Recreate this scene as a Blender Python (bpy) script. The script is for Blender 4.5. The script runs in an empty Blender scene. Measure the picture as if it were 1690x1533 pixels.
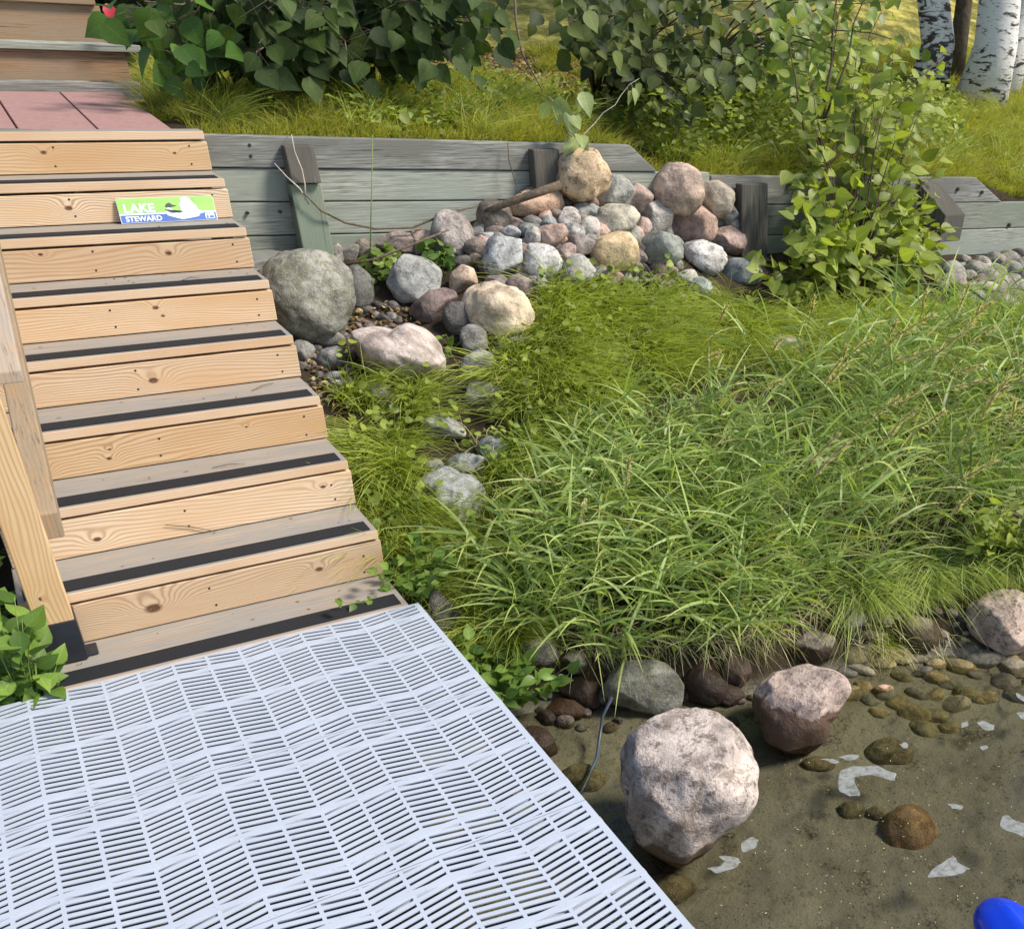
import bpy, bmesh, math, random
import numpy as np
from mathutils import Vector, Matrix, noise
random.seed(7); rng = np.random.default_rng(7)
S = bpy.context.scene
C = S.collection

# ---------------------------------------------------------------- camera
CAM = np.array([-0.9748, -3.4859, 1.9161]); YAW, PIT, ROL = -0.6322, 1.0389, 0.0480
F, PPX, PPY = 1668.78, 845 + 373.15, 766.5 + 285.3
def rz(c): return np.array([[math.cos(c), -math.sin(c), 0], [math.sin(c), math.cos(c), 0], [0, 0, 1]])
CR = rz(YAW) @ np.array([[1, 0, 0], [0, math.cos(PIT), -math.sin(PIT)], [0, math.sin(PIT), math.cos(PIT)]]) @ rz(ROL)
cd = bpy.data.cameras.new('camera'); cam = bpy.data.objects.new('camera', cd); C.objects.link(cam); S.camera = cam
mw = Matrix([list(CR[i]) + [CAM[i]] for i in range(3)] + [[0, 0, 0, 1]]); cam.matrix_world = mw
cd.sensor_width = 36; cd.sensor_fit = 'HORIZONTAL'; cd.lens = F / 1690 * 36
cd.shift_x = -373.15 / 1690; cd.shift_y = 285.3 / 1690; cd.clip_end = 400; cd.clip_start = 0.05

# ---------------------------------------------------------------- light
W = bpy.data.worlds.new('World'); S.world = W; W.use_nodes = True
SUN_EL, SUN_AZ = math.radians(48), math.radians(128)      # azimuth clockwise from +Y
nt = W.node_tree; bg = nt.nodes['Background']; sky = nt.nodes.new('ShaderNodeTexSky')
sky.sky_type = 'NISHITA'; sky.sun_disc = False; sky.sun_elevation = SUN_EL; sky.sun_rotation = SUN_AZ
nt.links.new(sky.outputs[0], bg.inputs[0]); bg.inputs[1].default_value = 0.10
sl = bpy.data.lights.new('sun', 'SUN'); sl.energy = 3.0; sl.angle = math.radians(13); sl.color = (1, .93, .82)
so = bpy.data.objects.new('sun', sl); C.objects.link(so)
sd = Vector((math.sin(SUN_AZ) * math.cos(SUN_EL), math.cos(SUN_AZ) * math.cos(SUN_EL), math.sin(SUN_EL)))
so.rotation_euler = sd.to_track_quat('Z', 'Y').to_euler()
S.view_settings.view_transform = 'Standard'; S.view_settings.look = 'None'
S.view_settings.exposure = 0.82; S.view_settings.gamma = 1.0
S.render.engine = 'CYCLES'

# ---------------------------------------------------------------- helpers
def rays(q):
    q = np.atleast_2d(np.asarray(q, float))
    d = np.stack([(q[:, 0] - PPX) / F, (PPY - q[:, 1]) / F, -np.ones(len(q))], 1) @ CR.T
    return d / np.linalg.norm(d, axis=1, keepdims=True)
def project(P):
    q = (np.atleast_2d(P) - CAM) @ CR
    return np.stack([PPX + F * q[:, 0] / -q[:, 2], PPY - F * q[:, 1] / -q[:, 2]], 1)
def onY(px, py, Y):
    d = rays((px, py))[0]; return CAM + d * (Y - CAM[1]) / d[1]
def onZ(px, py, Z):
    d = rays((px, py))[0]; return CAM + d * (Z - CAM[2]) / d[2]
WATER = -0.42; WY = 2.345
def sm(a, b, x):
    t = np.clip((x - a) / (b - a), 0, 1); return t * t * (3 - 2 * t)
def wob(x, y, s=1.0):
    return (np.sin(x * 2.1 * s + 1.3 * np.sin(y * 1.7 * s)) * np.sin(y * 2.6 * s + .7 + 1.1 * np.sin(x * 1.3 * s)) * .6
            + np.sin(x * 5.3 * s + y * 3.1 * s + 2) * np.sin(y * 6.1 * s - x * 2.2 * s) * .3)
def shoreY(x): return -.33 - .31 * np.clip(x, -3, 9) + .05 * np.sin(x * 4)
def T(x, y):
    x = np.asarray(x, float); y = np.asarray(y, float)
    s = y - shoreY(x)
    zb = .86 - .065 * (np.clip(x, -2, 7) - .47)
    span = np.maximum(WY - shoreY(x) - .3, .5)
    slope = -.24 + (zb + .24) * np.clip((s - .3) / span, 0, 1)
    bank = WATER - .01 + (.19) * sm(0, .32, s) + (slope + .24) * (s > .3)
    under = WATER - .01 - .16 * (1 - np.exp(np.minimum(s, 0) / .7)) - .02 * np.clip(-s, 0, 6)
    low = np.where(s > 0, bank, under)
    low = low + np.where(s > .1, .03 * wob(x, y, 1.5), .006 * wob(x, y, 1.2))
    # stone mound in front of the wall
    low = low + .30 * np.exp(-(((x - 1.9) / .75) ** 2 + ((y - 2.2) / .45) ** 2)) + .10 * np.exp(-(((x - 1.3) / .5) ** 2 + ((y - 1.7) / .5) ** 2))
    g0 = np.interp(x, [-3, 0, 2.3, 2.6, 4.7, 5.45, 5.9, 9, 20], [1.40, 1.40, 1.33, 1.14, 1.09, 1.05, .92, .95, 1.1])
    sl_ = np.interp(x, [-6, -.2, 1, 3, 6, 12], [.06, .045, .10, .13, .2, .2])
    d = np.maximum(y - 2.4, 0)
    up = g0 + sl_ * d + .13 * np.maximum(d - 4.5, 0) * (1) + .015 * wob(x, y, 2) * sm(.1, .6, d) * (x > .3) + .25 * np.maximum(d - 14, 0)
    k = sm(WY + .012, WY + .055, y)
    return low * (1 - k) + up * k
def G(q, n=900):
    """points of the terrain seen at photo pixels q"""
    d = rays(q); out = np.zeros((len(d), 3)); done = np.zeros(len(d), bool)
    t = 1.5; tp = t
    while t < 60 and not done.all():
        P = CAM + d * t
        hit = (P[:, 2] < T(P[:, 0], P[:, 1])) & ~done
        if hit.any():
            lo = np.full(hit.sum(), tp); hi = np.full(hit.sum(), t); dh = d[hit]
            for _ in range(12):
                m = (lo + hi) / 2; Pm = CAM + dh * m[:, None]; b = Pm[:, 2] < T(Pm[:, 0], Pm[:, 1])
                hi = np.where(b, m, hi); lo = np.where(b, lo, m)
            out[hit] = CAM + dh * hi[:, None]; done |= hit
        tp = t; t *= 1.008
    out[~done] = CAM + d[~done] * 60
    return out

def tag(o, label=None, cat=None, group=None, kind=None):
    if label: o['label'] = label
    if cat: o['category'] = cat
    if group: o['group'] = group
    if kind: o['kind'] = kind
    return o
def empty(name, loc, label, cat, group=None):
    o = bpy.data.objects.new(name, None); C.objects.link(o); o.location = loc; o.empty_display_size = .05
    return tag(o, label, cat, group)
def mesh_np(name, V, faces, mat, parent=None, smooth=False, attrs=None, base=(0, 0, 0)):
    """faces: (n,k) array or list of index lists"""
    V = np.asarray(V, float) - np.asarray(base, float)
    me = bpy.data.meshes.new(name)
    if isinstance(faces, np.ndarray):
        k = faces.shape[1]; me.vertices.add(len(V)); me.loops.add(faces.size); me.polygons.add(len(faces))
        me.vertices.foreach_set('co', V.astype(np.float32).ravel())
        me.loops.foreach_set('vertex_index', faces.astype(np.int32).ravel())
        me.polygons.foreach_set('loop_start', np.arange(0, faces.size, k, dtype=np.int32))
        me.update(calc_edges=True)
    else:
        me.from_pydata([tuple(v) for v in V], [], [list(f) for f in faces]); me.update()
    if attrs:
        for n, a in attrs.items():
            at = me.attributes.new(n, 'FLOAT', 'POINT'); at.data.foreach_set('value', np.asarray(a, np.float32))
    if smooth: me.polygons.foreach_set('use_smooth', [True] * len(me.polygons))
    for m in (mat if isinstance(mat, (list, tuple)) else [mat]): me.materials.append(m)
    o = bpy.data.objects.new(name, me); C.objects.link(o)
    if parent is not None: o.parent = parent
    elif any(base): o.location = base
    return o
class MB:
    """collects convex boxes / tubes as one mesh"""
    def __init__(s): s.V = []; s.F = []; s.M = []
    def hexa(s, P, mats=None):
        b = len(s.V); s.V += [tuple(p) for p in P]
        fs = [(0, 3, 2, 1), (4, 5, 6, 7), (0, 1, 5, 4), (1, 2, 6, 5), (2, 3, 7, 6), (3, 0, 4, 7)]   # bottom, top, front(-y), right(+x), back, left
        s.F += [[b + i for i in f] for f in fs]; s.M += list(mats) if mats else [0] * 6
    def box(s, x0, x1, y0, y1, z0, z1, mats=None):
        s.hexa([(x0, y0, z0), (x1, y0, z0), (x1, y1, z0), (x0, y1, z0), (x0, y0, z1), (x1, y0, z1), (x1, y1, z1), (x0, y1, z1)], mats)
    def prism(s, poly, z0, z1):
        n = len(poly); b = len(s.V)
        s.V += [(x, y, z0) for x, y in poly] + [(x, y, z1) for x, y in poly]
        s.F += [[b + i for i in range(n)][::-1], [b + n + i for i in range(n)]] + [[b + i, b + (i + 1) % n, b + n + (i + 1) % n, b + n + i] for i in range(n)]
        s.M += [0] * (n + 2)
    def tube(s, pts, rad, n=8):
        pts = [Vector(p) for p in pts]; b = len(s.V); prev = None
        for i, p in enumerate(pts):
            d = (pts[min(i + 1, len(pts) - 1)] - pts[max(i - 1, 0)]).normalized()
            a = d.cross(Vector((0, 0, 1)) if abs(d.z) < .9 else Vector((1, 0, 0))).normalized()
            if prev is not None: a = (prev - d * prev.dot(d)).normalized()
            prev = a; c = d.cross(a); r = rad[i] if hasattr(rad, '__len__') else rad
            for k in range(n):
                t = 2 * math.pi * k / n; s.V.append(tuple(p + (a * math.cos(t) + c * math.sin(t)) * r))
        m = len(pts)
        for i in range(m - 1):
            for k in range(n):
                s.F.append([b + i * n + k, b + i * n + (k + 1) % n, b + (i + 1) * n + (k + 1) % n, b + (i + 1) * n + k]); s.M.append(0)
        s.F += [[b + k for k in range(n)][::-1], [b + (m - 1) * n + k for k in range(n)]]; s.M += [0, 0]
    def build(s, name, mat, parent=None, base=(0, 0, 0), bevel=0, smooth=False):
        V = np.asarray(s.V, float); b = parent.location if parent is not None and any(parent.location) and base == (0, 0, 0) else base
        o = mesh_np(name, V, s.F, mat, parent, smooth, base=tuple(b))
        o.data.polygons.foreach_set('material_index', s.M)
        bm = bmesh.new(); bm.from_mesh(o.data); bmesh.ops.recalc_face_normals(bm, faces=bm.faces); bm.to_mesh(o.data); bm.free()
        if bevel:
            m = o.modifiers.new('bevel', 'BEVEL'); m.width = bevel; m.segments = 2; m.limit_method = 'ANGLE'
        return o

# ---------------------------------------------------------------- materials
class NT:
    def __init__(s, name):
        s.m = bpy.data.materials.new(name); s.m.use_nodes = True; s.t = s.m.node_tree
        s.b = s.t.nodes['Principled BSDF']; s.out = s.t.nodes['Material Output']
    def n(s, ty, **kw):
        x = s.t.nodes.new('ShaderNode' + ty)
        for k, v in kw.items():
            if k.startswith('i_'):
                key = k[2:]; x.inputs[int(key) if key.isdigit() else key.replace('_', ' ')].default_value = v
            else: setattr(x, k, v)
        return x
    def l(s, a, b): s.t.links.new(a, b)
    def val(s, x, sock):
        if isinstance(x, (int, float)): sock.default_value = x
        elif isinstance(x, (tuple, list)): sock.default_value = (*x, 1) if len(x) == 3 and sock.type == 'RGBA' else x
        else: s.l(x, sock)
    def math(s, op, a, b=0.0, c=None, clamp=False):
        x = s.n('Math', operation=op, use_clamp=clamp); s.val(a, x.inputs[0]); s.val(b, x.inputs[1])
        if c is not None: s.val(c, x.inputs[2])
        return x.outputs[0]
    def mix(s, f, a, b, mode='MIX'):
        x = s.n('Mix', data_type='RGBA', blend_type=mode, clamp_factor=True); s.val(f, x.inputs[0]); s.val(a, x.inputs[6]); s.val(b, x.inputs[7]); return x.outputs[2]
    def noise(s, vec, scale, detail=4, rough=.55, dist=0):
        x = s.n('TexNoise', i_Scale=scale, i_Detail=detail, i_Roughness=rough, i_Distortion=dist); s.l(vec, x.inputs['Vector']); return x.outputs[0]
    def ramp(s, f, stops):
        x = s.n('ValToRGB'); e = x.color_ramp.elements
        while len(e) < len(stops): e.new(.5)
        for i, (p, c) in enumerate(stops): e[i].position = p; e[i].color = (*c, 1) if len(c) == 3 else c
        s.val(f, x.inputs[0]); return x.outputs[0]
    def mapping(s, vec, scale=(1, 1, 1), loc=(0, 0, 0), rot=(0, 0, 0)):
        x = s.n('Mapping'); x.inputs['Scale'].default_value = scale; x.inputs['Location'].default_value = loc; x.inputs['Rotation'].default_value = rot; s.l(vec, x.inputs[0]); return x.outputs[0]
    def bump(s, h, strength=.3, dist=.01):
        x = s.n('Bump', i_Strength=strength, i_Distance=dist); s.l(h, x.inputs['Height']); s.l(x.outputs[0], s.b.inputs['Normal']); return x.outputs[0]
    def obj(s): return s.n('TexCoord').outputs['Object']
    def fin(s, col, rough=.6, spec=.5):
        s.val(col, s.b.inputs['Base Color']); s.val(rough, s.b.inputs['Roughness']); s.b.inputs['Specular IOR Level'].default_value = spec; return s.m

def mat_plain(name, col, rough=.5, spec=.5, var=.15, scale=20, bump=.1):
    t = NT(name); o = t.obj(); n = t.noise(o, scale)
    c = t.mix(t.ramp(n, [(.3, (0, 0, 0)), (.7, (1, 1, 1))]), tuple(x * (1 - var) for x in col), tuple(min(x * (1 + var), 1) for x in col))
    t.bump(n, bump, .004); return t.fin(c, rough, spec)

def mat_wood(name, light, dark, knots=(), seed=0, tilt=0.0, freq=95, along='X', across='Z', grey=None, rough=.62, amp=.016, contrast=1.0):
    """softwood board: grain lines are the level lines of a height field, knots are its hills"""
    t = NT(name); o = t.obj(); sp = t.n('SeparateXYZ'); t.l(o, sp.inputs[0])
    a, c = sp.outputs[along], sp.outputs[across]
    th = [k for k in 'XYZ' if k not in (along, across)][0]
    P = t.n('CombineXYZ'); t.l(a, P.inputs[0]); t.l(c, P.inputs[1]); t.l(sp.outputs[th], P.inputs[2]); p = P.outputs[0]
    w1 = t.noise(t.mapping(p, (1.3, 5, 3), (seed * 3.1, seed * 1.7, 0)), 1, 2, .5)
    w2 = t.noise(t.mapping(p, (5, 30, 10), (seed * 2.1, seed, 0)), 1, 2, .5)
    f = t.math('ADD', t.math('MULTIPLY_ADD', a, tilt, c), t.math('MULTIPLY', w1, amp * 8)); f = t.math('ADD', f, t.math('MULTIPLY', w2, amp * .45))
    core = None
    for (kx, kz, r) in knots:
        v = t.n('CombineXYZ'); t.l(t.math('MULTIPLY', t.math('SUBTRACT', a, kx), .62), v.inputs[0]); t.l(t.math('SUBTRACT', c, kz), v.inputs[1])
        ln = t.n('VectorMath', operation='LENGTH'); t.l(v.outputs[0], ln.inputs[0])
        e = t.math('DIVIDE', ln.outputs['Value'], r); g = t.math('EXPONENT', t.math('MULTIPLY', t.math('MULTIPLY', e, e), -1.0))
        f = t.math('ADD', f, t.math('MULTIPLY', g, r * 1.55))
        k = t.math('SUBTRACT', 1.0, t.math('SMOOTHSTEP' if False else 'DIVIDE', ln.outputs['Value'], r * .36), clamp=True)
        k = t.math('MULTIPLY', k, 2.2, clamp=True)
        core = k if core is None else t.math('MAXIMUM', core, k)
    sn = t.math('MULTIPLY_ADD', t.math('SINE', t.math('MULTIPLY', f, freq * 2 * math.pi)), .5, .5)
    sn = t.math('POWER', sn, 2.2)
    fine = t.noise(t.mapping(p, (9, 420, 60), (seed, 0, 0)), 1, 3, .6)
    fac = t.math('MULTIPLY_ADD', fine, .55, t.math('MULTIPLY', sn, .62 * contrast)); fac = t.math('SUBTRACT', fac, .18, clamp=True)
    col = t.mix(fac, light, dark)
    blot = t.noise(t.mapping(p, (2.2, 7, 4), (seed * 5, 0, 2)), 1, 3, .5)
    col = t.mix(t.math('MULTIPLY', t.math('SUBTRACT', blot, .42, clamp=True), 3.2, clamp=True), col, tuple(x * y for x, y in zip(light, (.82, .70, .58))))
    if core is not None: col = t.mix(core, col, t.ramp(t.noise(p, 160, 2), [(.35, (.06, .03, .018)), (.7, (.22, .11, .05))]))
    if grey:
        gf = t.noise(t.mapping(p, (3, 26, 20), (seed, 5, 1)), 1, 6, .7)
        col = t.mix(t.ramp(gf, [(.36, (0.1,) * 3), (.56, (.92,) * 3)]), col, grey)
        cr = t.noise(t.mapping(p, (5, 190, 20), (seed, 9, 1)), 1, 3, .5); col = t.mix(t.math('MULTIPLY', t.ramp(cr, [(.60, (0, 0, 0)), (.68, (1, 1, 1))]), .55), col, tuple(v * .35 for v in grey))
    t.bump(fac, .25, .002)
    return t.fin(col, rough, .3)

def mat_old(name, cols, seed=0, along='X', across='Z', green=.5, dark=.5):
    """weathered preservative-green timber"""
    t = NT(name); o = t.obj(); sp = t.n('SeparateXYZ'); t.l(o, sp.inputs[0])
    P = t.n('CombineXYZ'); t.l(sp.outputs[along], P.inputs[0]); t.l(sp.outputs[across], P.inputs[1]); p = P.outputs[0]
    g = t.noise(t.mapping(p, (5, 130, 1), (seed, seed * 2, 0)), 1, 6, .68, .3)
    big = t.noise(t.mapping(p, (1.3, 5, 1), (seed * 1.3, 0, 0)), 1, 4, .6)
    col = t.mix(t.ramp(g, [(.32, (0, 0, 0)), (.62, (1, 1, 1))]), cols[0], cols[1])
    col = t.mix(t.ramp(big, [(.42, (0, 0, 0)), (.62, (1, 1, 1))]), col, cols[2])
    d = t.noise(t.mapping(p, (1.1, 9, 1), (seed * .7, 4, 0)), 1, 6, .7)
    col = t.mix(t.math('MULTIPLY', t.ramp(d, [(.56, (0, 0, 0)), (.72, (1, 1, 1))]), dark), col, (.045, .04, .03))
    cr = t.noise(t.mapping(p, (2.2, 120, 1), (seed * 9, 0, 0)), 1, 3, .5, .2)
    crack = t.ramp(cr, [(.66, (0, 0, 0)), (.70, (1, 1, 1))]); col = t.mix(crack, col, (.03, .03, .025))
    t.bump(g, .5, .004); return t.fin(col, .85, .2)

def mat_rock(name, speck=.5, band=0.0, wet=None, fine=1.0, lichen=0.0, lcol=(.17, .165, .10)):
    t = NT(name); oi = t.n('ObjectInfo'); base = oi.outputs['Color']; o = t.obj()
    off = t.n('VectorMath', operation='ADD'); t.l(o, off.inputs[0])
    cx = t.n('CombineXYZ'); r = oi.outputs['Random']; t.l(t.math('MULTIPLY', r, 37.0), cx.inputs[0]); t.l(t.math('MULTIPLY', r, 91.0), cx.inputs[1]); t.l(cx.outputs[0], off.inputs[1]); p = off.outputs[0]
    big = t.noise(p, 9 * fine, 5, .6, .3); mid = t.noise(p, 30 * fine, 5, .72); sm_ = t.noise(p, 170 * fine, 3, .7)
    col = t.mix(t.ramp(big, [(.38, (0, 0, 0)), (.62, (1, 1, 1))]), t.mix(1.0, base, (.58, .56, .54), 'MULTIPLY'), t.mix(1.0, base, (1.32, 1.3, 1.26), 'MULTIPLY'))
    col = t.mix(t.math('MULTIPLY', t.ramp(mid, [(.52, (0, 0, 0)), (.62, (1, 1, 1))]), min(speck * 1.3, 1)), col, t.mix(1.0, base, (.34, .31, .30), 'MULTIPLY'))
    col = t.mix(t.math('MULTIPLY', t.ramp(sm_, [(.58, (0, 0, 0)), (.70, (1, 1, 1))]), speck), col, (.08, .07, .065))
    col = t.mix(t.math('MULTIPLY', t.ramp(sm_, [(.30, (1, 1, 1)), (.42, (0, 0, 0))]), .5), col, (.66, .64, .60))
    vein = t.noise(t.mapping(p, (4, 4, 15), rot=(.6, .9, .2)), 1.6, 5, .6, .8); col = t.mix(t.ramp(vein, [(.485, (0, 0, 0)), (.5, (.5, .5, .5)), (.515, (0, 0, 0))]), col, t.mix(1.0, base, (1.5, 1.45, 1.4), 'MULTIPLY'))
    if band:
        w = t.n('TexWave', i_Scale=7, i_Distortion=6, i_Detail=4); t.l(t.mapping(p, rot=(.5, .8, .3)), w.inputs[0])
        col = t.mix(t.math('MULTIPLY', w.outputs[1], band), col, t.mix(1.0, base, (.45, .40, .38), 'MULTIPLY'))
    if lichen:
        li = t.noise(p, 13 * fine, 6, .75, 1.0); col = t.mix(t.math('MULTIPLY', t.ramp(li, [(.52, (0, 0, 0)), (.59, (1, 1, 1))]), lichen), col, lcol)
    rough = .78
    if wet is not None:
        g = t.n('NewGeometry'); sz = t.n('SeparateXYZ'); t.l(g.outputs['Position'], sz.inputs[0])
        e = t.math('ADD', sz.outputs[2], t.math('MULTIPLY_ADD', t.noise(p, 11, 5, .6), .12, -.06))
        k = t.ramp(t.math('MULTIPLY_ADD', e, 10.0, -wet * 10.0 + .5), [(.42, (1, 1, 1)), (.58, (0, 0, 0))])
        col = t.mix(k, col, t.mix(1.0, t.mix(.35, base, (.15, .10, .06)), (.34, .27, .22), 'MULTIPLY'))
        rough = t.math('MULTIPLY_ADD', k, -.28, .80)
    h = t.math('ADD', t.math('MULTIPLY', big, .9), t.math('ADD', t.math('MULTIPLY', mid, .35), t.math('MULTIPLY', sm_, .1)))
    t.bump(h, .85, .03); return t.fin(t.mix(1.0, col, (1.0, .985, .96), 'MULTIPLY'), rough, .3)

def mat_leaf(name, dark, light, tip=None, trans=.35, rough=.45, veins=True, dry=None, dryp=.93):
    t = NT(name); a = t.n('Attribute', attribute_name='rnd'); r = a.outputs['Fac']
    st = [(0, dark), (.85, light)]
    if dry: st += [(dryp, light), (min(dryp + .02, 1), dry)]
    col = t.ramp(r, st)
    if tip:
        b = t.n('Attribute', attribute_name='tip'); col = t.mix(t.math('POWER', b.outputs['Fac'], 2.0), col, tip)
    col = t.mix(t.math('MULTIPLY', t.noise(t.n('NewGeometry').outputs['Position'], 14, 3), .5), col, t.mix(1.0, col, (.72, .80, .60), 'MULTIPLY'))
    if veins:
        sa = t.math('ABSOLUTE', t.n('Attribute', attribute_name='side').outputs['Fac']); al = t.n('Attribute', attribute_name='along').outputs['Fac']
        has = t.math('MULTIPLY', al, 30.0, clamp=True)
        rib = t.math('MULTIPLY', t.math('SUBTRACT', 1.0, t.math('MULTIPLY', sa, 9.0), clamp=True), has)
        vn = t.math('SINE', t.math('MULTIPLY', t.math('SUBTRACT', al, t.math('MULTIPLY', sa, .28)), 46.0)); vn = t.math('MULTIPLY', t.math('MULTIPLY', t.math('SUBTRACT', vn, .72, clamp=True), 2.0), has)
        col = t.mix(t.math('MULTIPLY', t.math('MAXIMUM', rib, vn), .45), col, t.mix(1.0, col, (2.0, 1.8, 1.7), 'MULTIPLY'))
        col = t.mix(t.math('MULTIPLY', t.ramp(t.noise(t.n('NewGeometry').outputs['Position'], 55, 3, .6), [(.60, (0, 0, 0)), (.68, (1, 1, 1))]), .35), col, (.20, .15, .05))
    t.fin(col, rough, .4)
    tr = t.n('BsdfTranslucent'); t.l(t.mix(1.0, col, (1.25, 1.3, .55), 'MULTIPLY'), tr.inputs[0])
    mx = t.n('MixShader'); mx.inputs[0].default_value = trans; t.l(t.b.outputs[0], mx.inputs[1]); t.l(tr.outputs[0], mx.inputs[2]); t.l(mx.outputs[0], t.out.inputs[0])
    return t.m

M = {}
M['tread'] = mat_wood('weathered_tread', (.42, .35, .28), (.27, .21, .16), seed=3, along='X', across='Y', grey=(.28, .265, .24), amp=.012, freq=48, contrast=1.0)
M['nose'] = mat_wood('tread_edge', (.72, .53, .36), (.50, .32, .19), seed=9, amp=.008, freq=110, contrast=.7)
M['grip'] = mat_plain('black_grip_tape', (.012, .013, .016), .75, .4, .3, 900, .5)
M['rail'] = mat_wood('rail_wood', (.38, .27, .16), (.22, .14, .08), seed=5, along='Z', across='X', amp=.01, freq=70, grey=(.27, .21, .14), contrast=.9)
M['black'] = mat_plain('black_steel', (.016, .018, .025), .42, .5, .15, 40, .05)
M['old1'] = mat_old('old_timber_green', ((.10, .105, .085), (.32, .335, .28), (.22, .25, .20)), 1)
M['old2'] = mat_old('old_timber_pale', ((.14, .145, .12), (.43, .44, .38), (.29, .32, .27)), 4, dark=.35)
M['old3'] = mat_old('old_timber_top', ((.07, .07, .06), (.36, .36, .33), (.17, .17, .15)), 7, dark=.75)
M['stake'] = mat_old('stake_timber', ((.13, .14, .10), (.28, .30, .23), (.20, .24, .18)), 2, along='Z', across='X', dark=.5)
M['rot'] = mat_old('rotten_timber', ((.045, .04, .032), (.17, .155, .13), (.09, .083, .07)), 5, along='Z', across='X', dark=.5)
M['step_old'] = mat_old('old_step_timber', ((.22, .13, .07), (.38, .24, .13), (.30, .22, .15)), 6, dark=.35)
M['rock'] = mat_rock('granite', .45); M['rock_speck'] = mat_rock('speckled_granite', .95, fine=.8); M['rock_smooth'] = mat_rock('smooth_stone', .2)
M['rock_band'] = mat_rock('banded_stone', .4, .35); M['rock_lichen'] = mat_rock('lichen_stone', .5, lichen=.75)
M['rock_wet'] = mat_rock('shore_stone', .85, wet=WATER + .055, fine=.7, lichen=.55, lcol=(.16, .11, .075)); M['rock_wet2'] = mat_rock('wet_dark_stone', .6, wet=WATER + .15)
M['rock_under'] = mat_rock('algae_stone', .25, fine=1.3, lichen=.5)
M['bark_branch'] = mat_plain('twig_bark', (.13, .10, .07), .8, .2, .4, 60, .4)
M['stem_red'] = mat_plain('shrub_stem', (.10, .065, .045), .7, .2, .3, 60, .3)
M['stem_green'] = mat_plain('green_stem', (.16, .22, .05), .6, .3, .2, 30, .1)
M['twig_pale'] = mat_plain('pale_twig', (.50, .45, .38), .8, .2, .2, 90, .3)
M['straw'] = mat_leaf('straw', (.50, .43, .24), (.80, .73, .50), trans=.3)
M['sedge'] = mat_leaf('sedge_leaf', (.04, .07, .010), (.44, .53, .08), (.58, .62, .14), .35, dry=(.34, .27, .12), dryp=.93)
M['lawn'] = mat_leaf('lawn_leaf', (.15, .18, .02), (.42, .43, .06), (.60, .54, .12), .4, dry=(.40, .33, .12), dryp=.93)  # yellow carries the background sunlight in the grass colour
M['reed'] = mat_leaf('reed_leaf', (.11, .19, .05), (.42, .55, .18), (.55, .58, .20), .38, dry=(.45, .38, .18), dryp=.94)
M['shrub'] = mat_leaf('shrub_leaf', (.15, .20, .03), (.38, .44, .09), None, .42, .5)
M['bigleaf'] = mat_leaf('big_leaf', (.020, .040, .008), (.070, .115, .022), None, .35, .7)
M['aspen'] = mat_leaf('aspen_leaf', (.022, .045, .014), (.16, .20, .05), None, .38, .6)
M['weed'] = mat_leaf('weed_leaf', (.10, .16, .03), (.26, .35, .07), None, .4)
M['nettle'] = mat_leaf('nettle_leaf', (.035, .085, .015), (.10, .20, .03), None, .35)
M['bright'] = mat_leaf('bright_leaf', (.07, .14, .025), (.24, .37, .07), None, .4)
M['palevine'] = mat_leaf('pale_leaf', (.26, .33, .13), (.40, .46, .22), None, .4)
M['litter'] = mat_leaf('dead_leaf', (.06, .035, .015), (.30, .19, .08), None, .15, .7, dry=(.5, .42, .25), dryp=.9)
M['crown'] = mat_leaf('birch_leaf', (.05, .08, .015), (.14, .19, .035), None, .35)

def mat_ground():
    t = NT('ground_soil'); g = t.n('NewGeometry'); p = g.outputs['Position']; sp = t.n('SeparateXYZ'); t.l(p, sp.inputs[0])
    n1 = t.noise(p, 3, 5, .6); n2 = t.noise(p, 22, 5, .65); n3 = t.noise(p, 95, 4, .7)
    sand = t.mix(t.ramp(n1, [(.3, (0, 0, 0)), (.7, (1, 1, 1))]), (.14, .128, .095), (.235, .218, .165))
    sand = t.mix(t.math('MULTIPLY', t.ramp(n2, [(.54, (0, 0, 0)), (.72, (1, 1, 1))]), .6), sand, (.10, .085, .05))
    sand = t.mix(t.ramp(t.noise(p, 7, 6, .7), [(.55, (0, 0, 0)), (.66, (1, 1, 1))]), sand, t.mix(t.ramp(n3, [(.40, (0, 0, 0)), (.56, (1, 1, 1))]), sand, (.035, .03, .02)))
    sand = t.mix(t.ramp(n3, [(.60, (0, 0, 0)), (.66, (1, 1, 1))]), sand, (.035, .03, .02))
    sand = t.mix(t.ramp(n3, [(.29, (1, 1, 1)), (.33, (0, 0, 0))]), sand, (.42, .36, .24))
    soil = t.mix(n2, (.020, .015, .010), (.065, .048, .030)); soil = t.mix(t.ramp(n3, [(.6, (0, 0, 0)), (.7, (1, 1, 1))]), soil, (.15, .11, .07))  # dark soil paints in the shade beneath the bank overhang
    lawn = t.mix(t.ramp(n2, [(.35, (0, 0, 0)), (.65, (1, 1, 1))]), (.09, .085, .025), (.22, .21, .045))
    lawn = t.mix(t.ramp(n1, [(.45, (0, 0, 0)), (.65, (1, 1, 1))]), lawn, (.58, .50, .12))  # bright yellow patches paint sunlight onto the hill grass
    k1 = t.ramp(t.math('MULTIPLY_ADD', sp.outputs[2], 8.0, -WATER * 8 - .04), [(0, (0, 0, 0)), (.35, (1, 1, 1))])
    c = t.mix(k1, sand, soil); k2 = t.ramp(t.math('MULTIPLY_ADD', sp.outputs[1], .6, -1.8), [(0, (0, 0, 0)), (1, (1, 1, 1))])
    c = t.mix(k2, c, lawn); t.bump(t.math('ADD', n2, n3), .5, .02); return t.fin(c, .9, .15)
M['ground'] = mat_ground()

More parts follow.
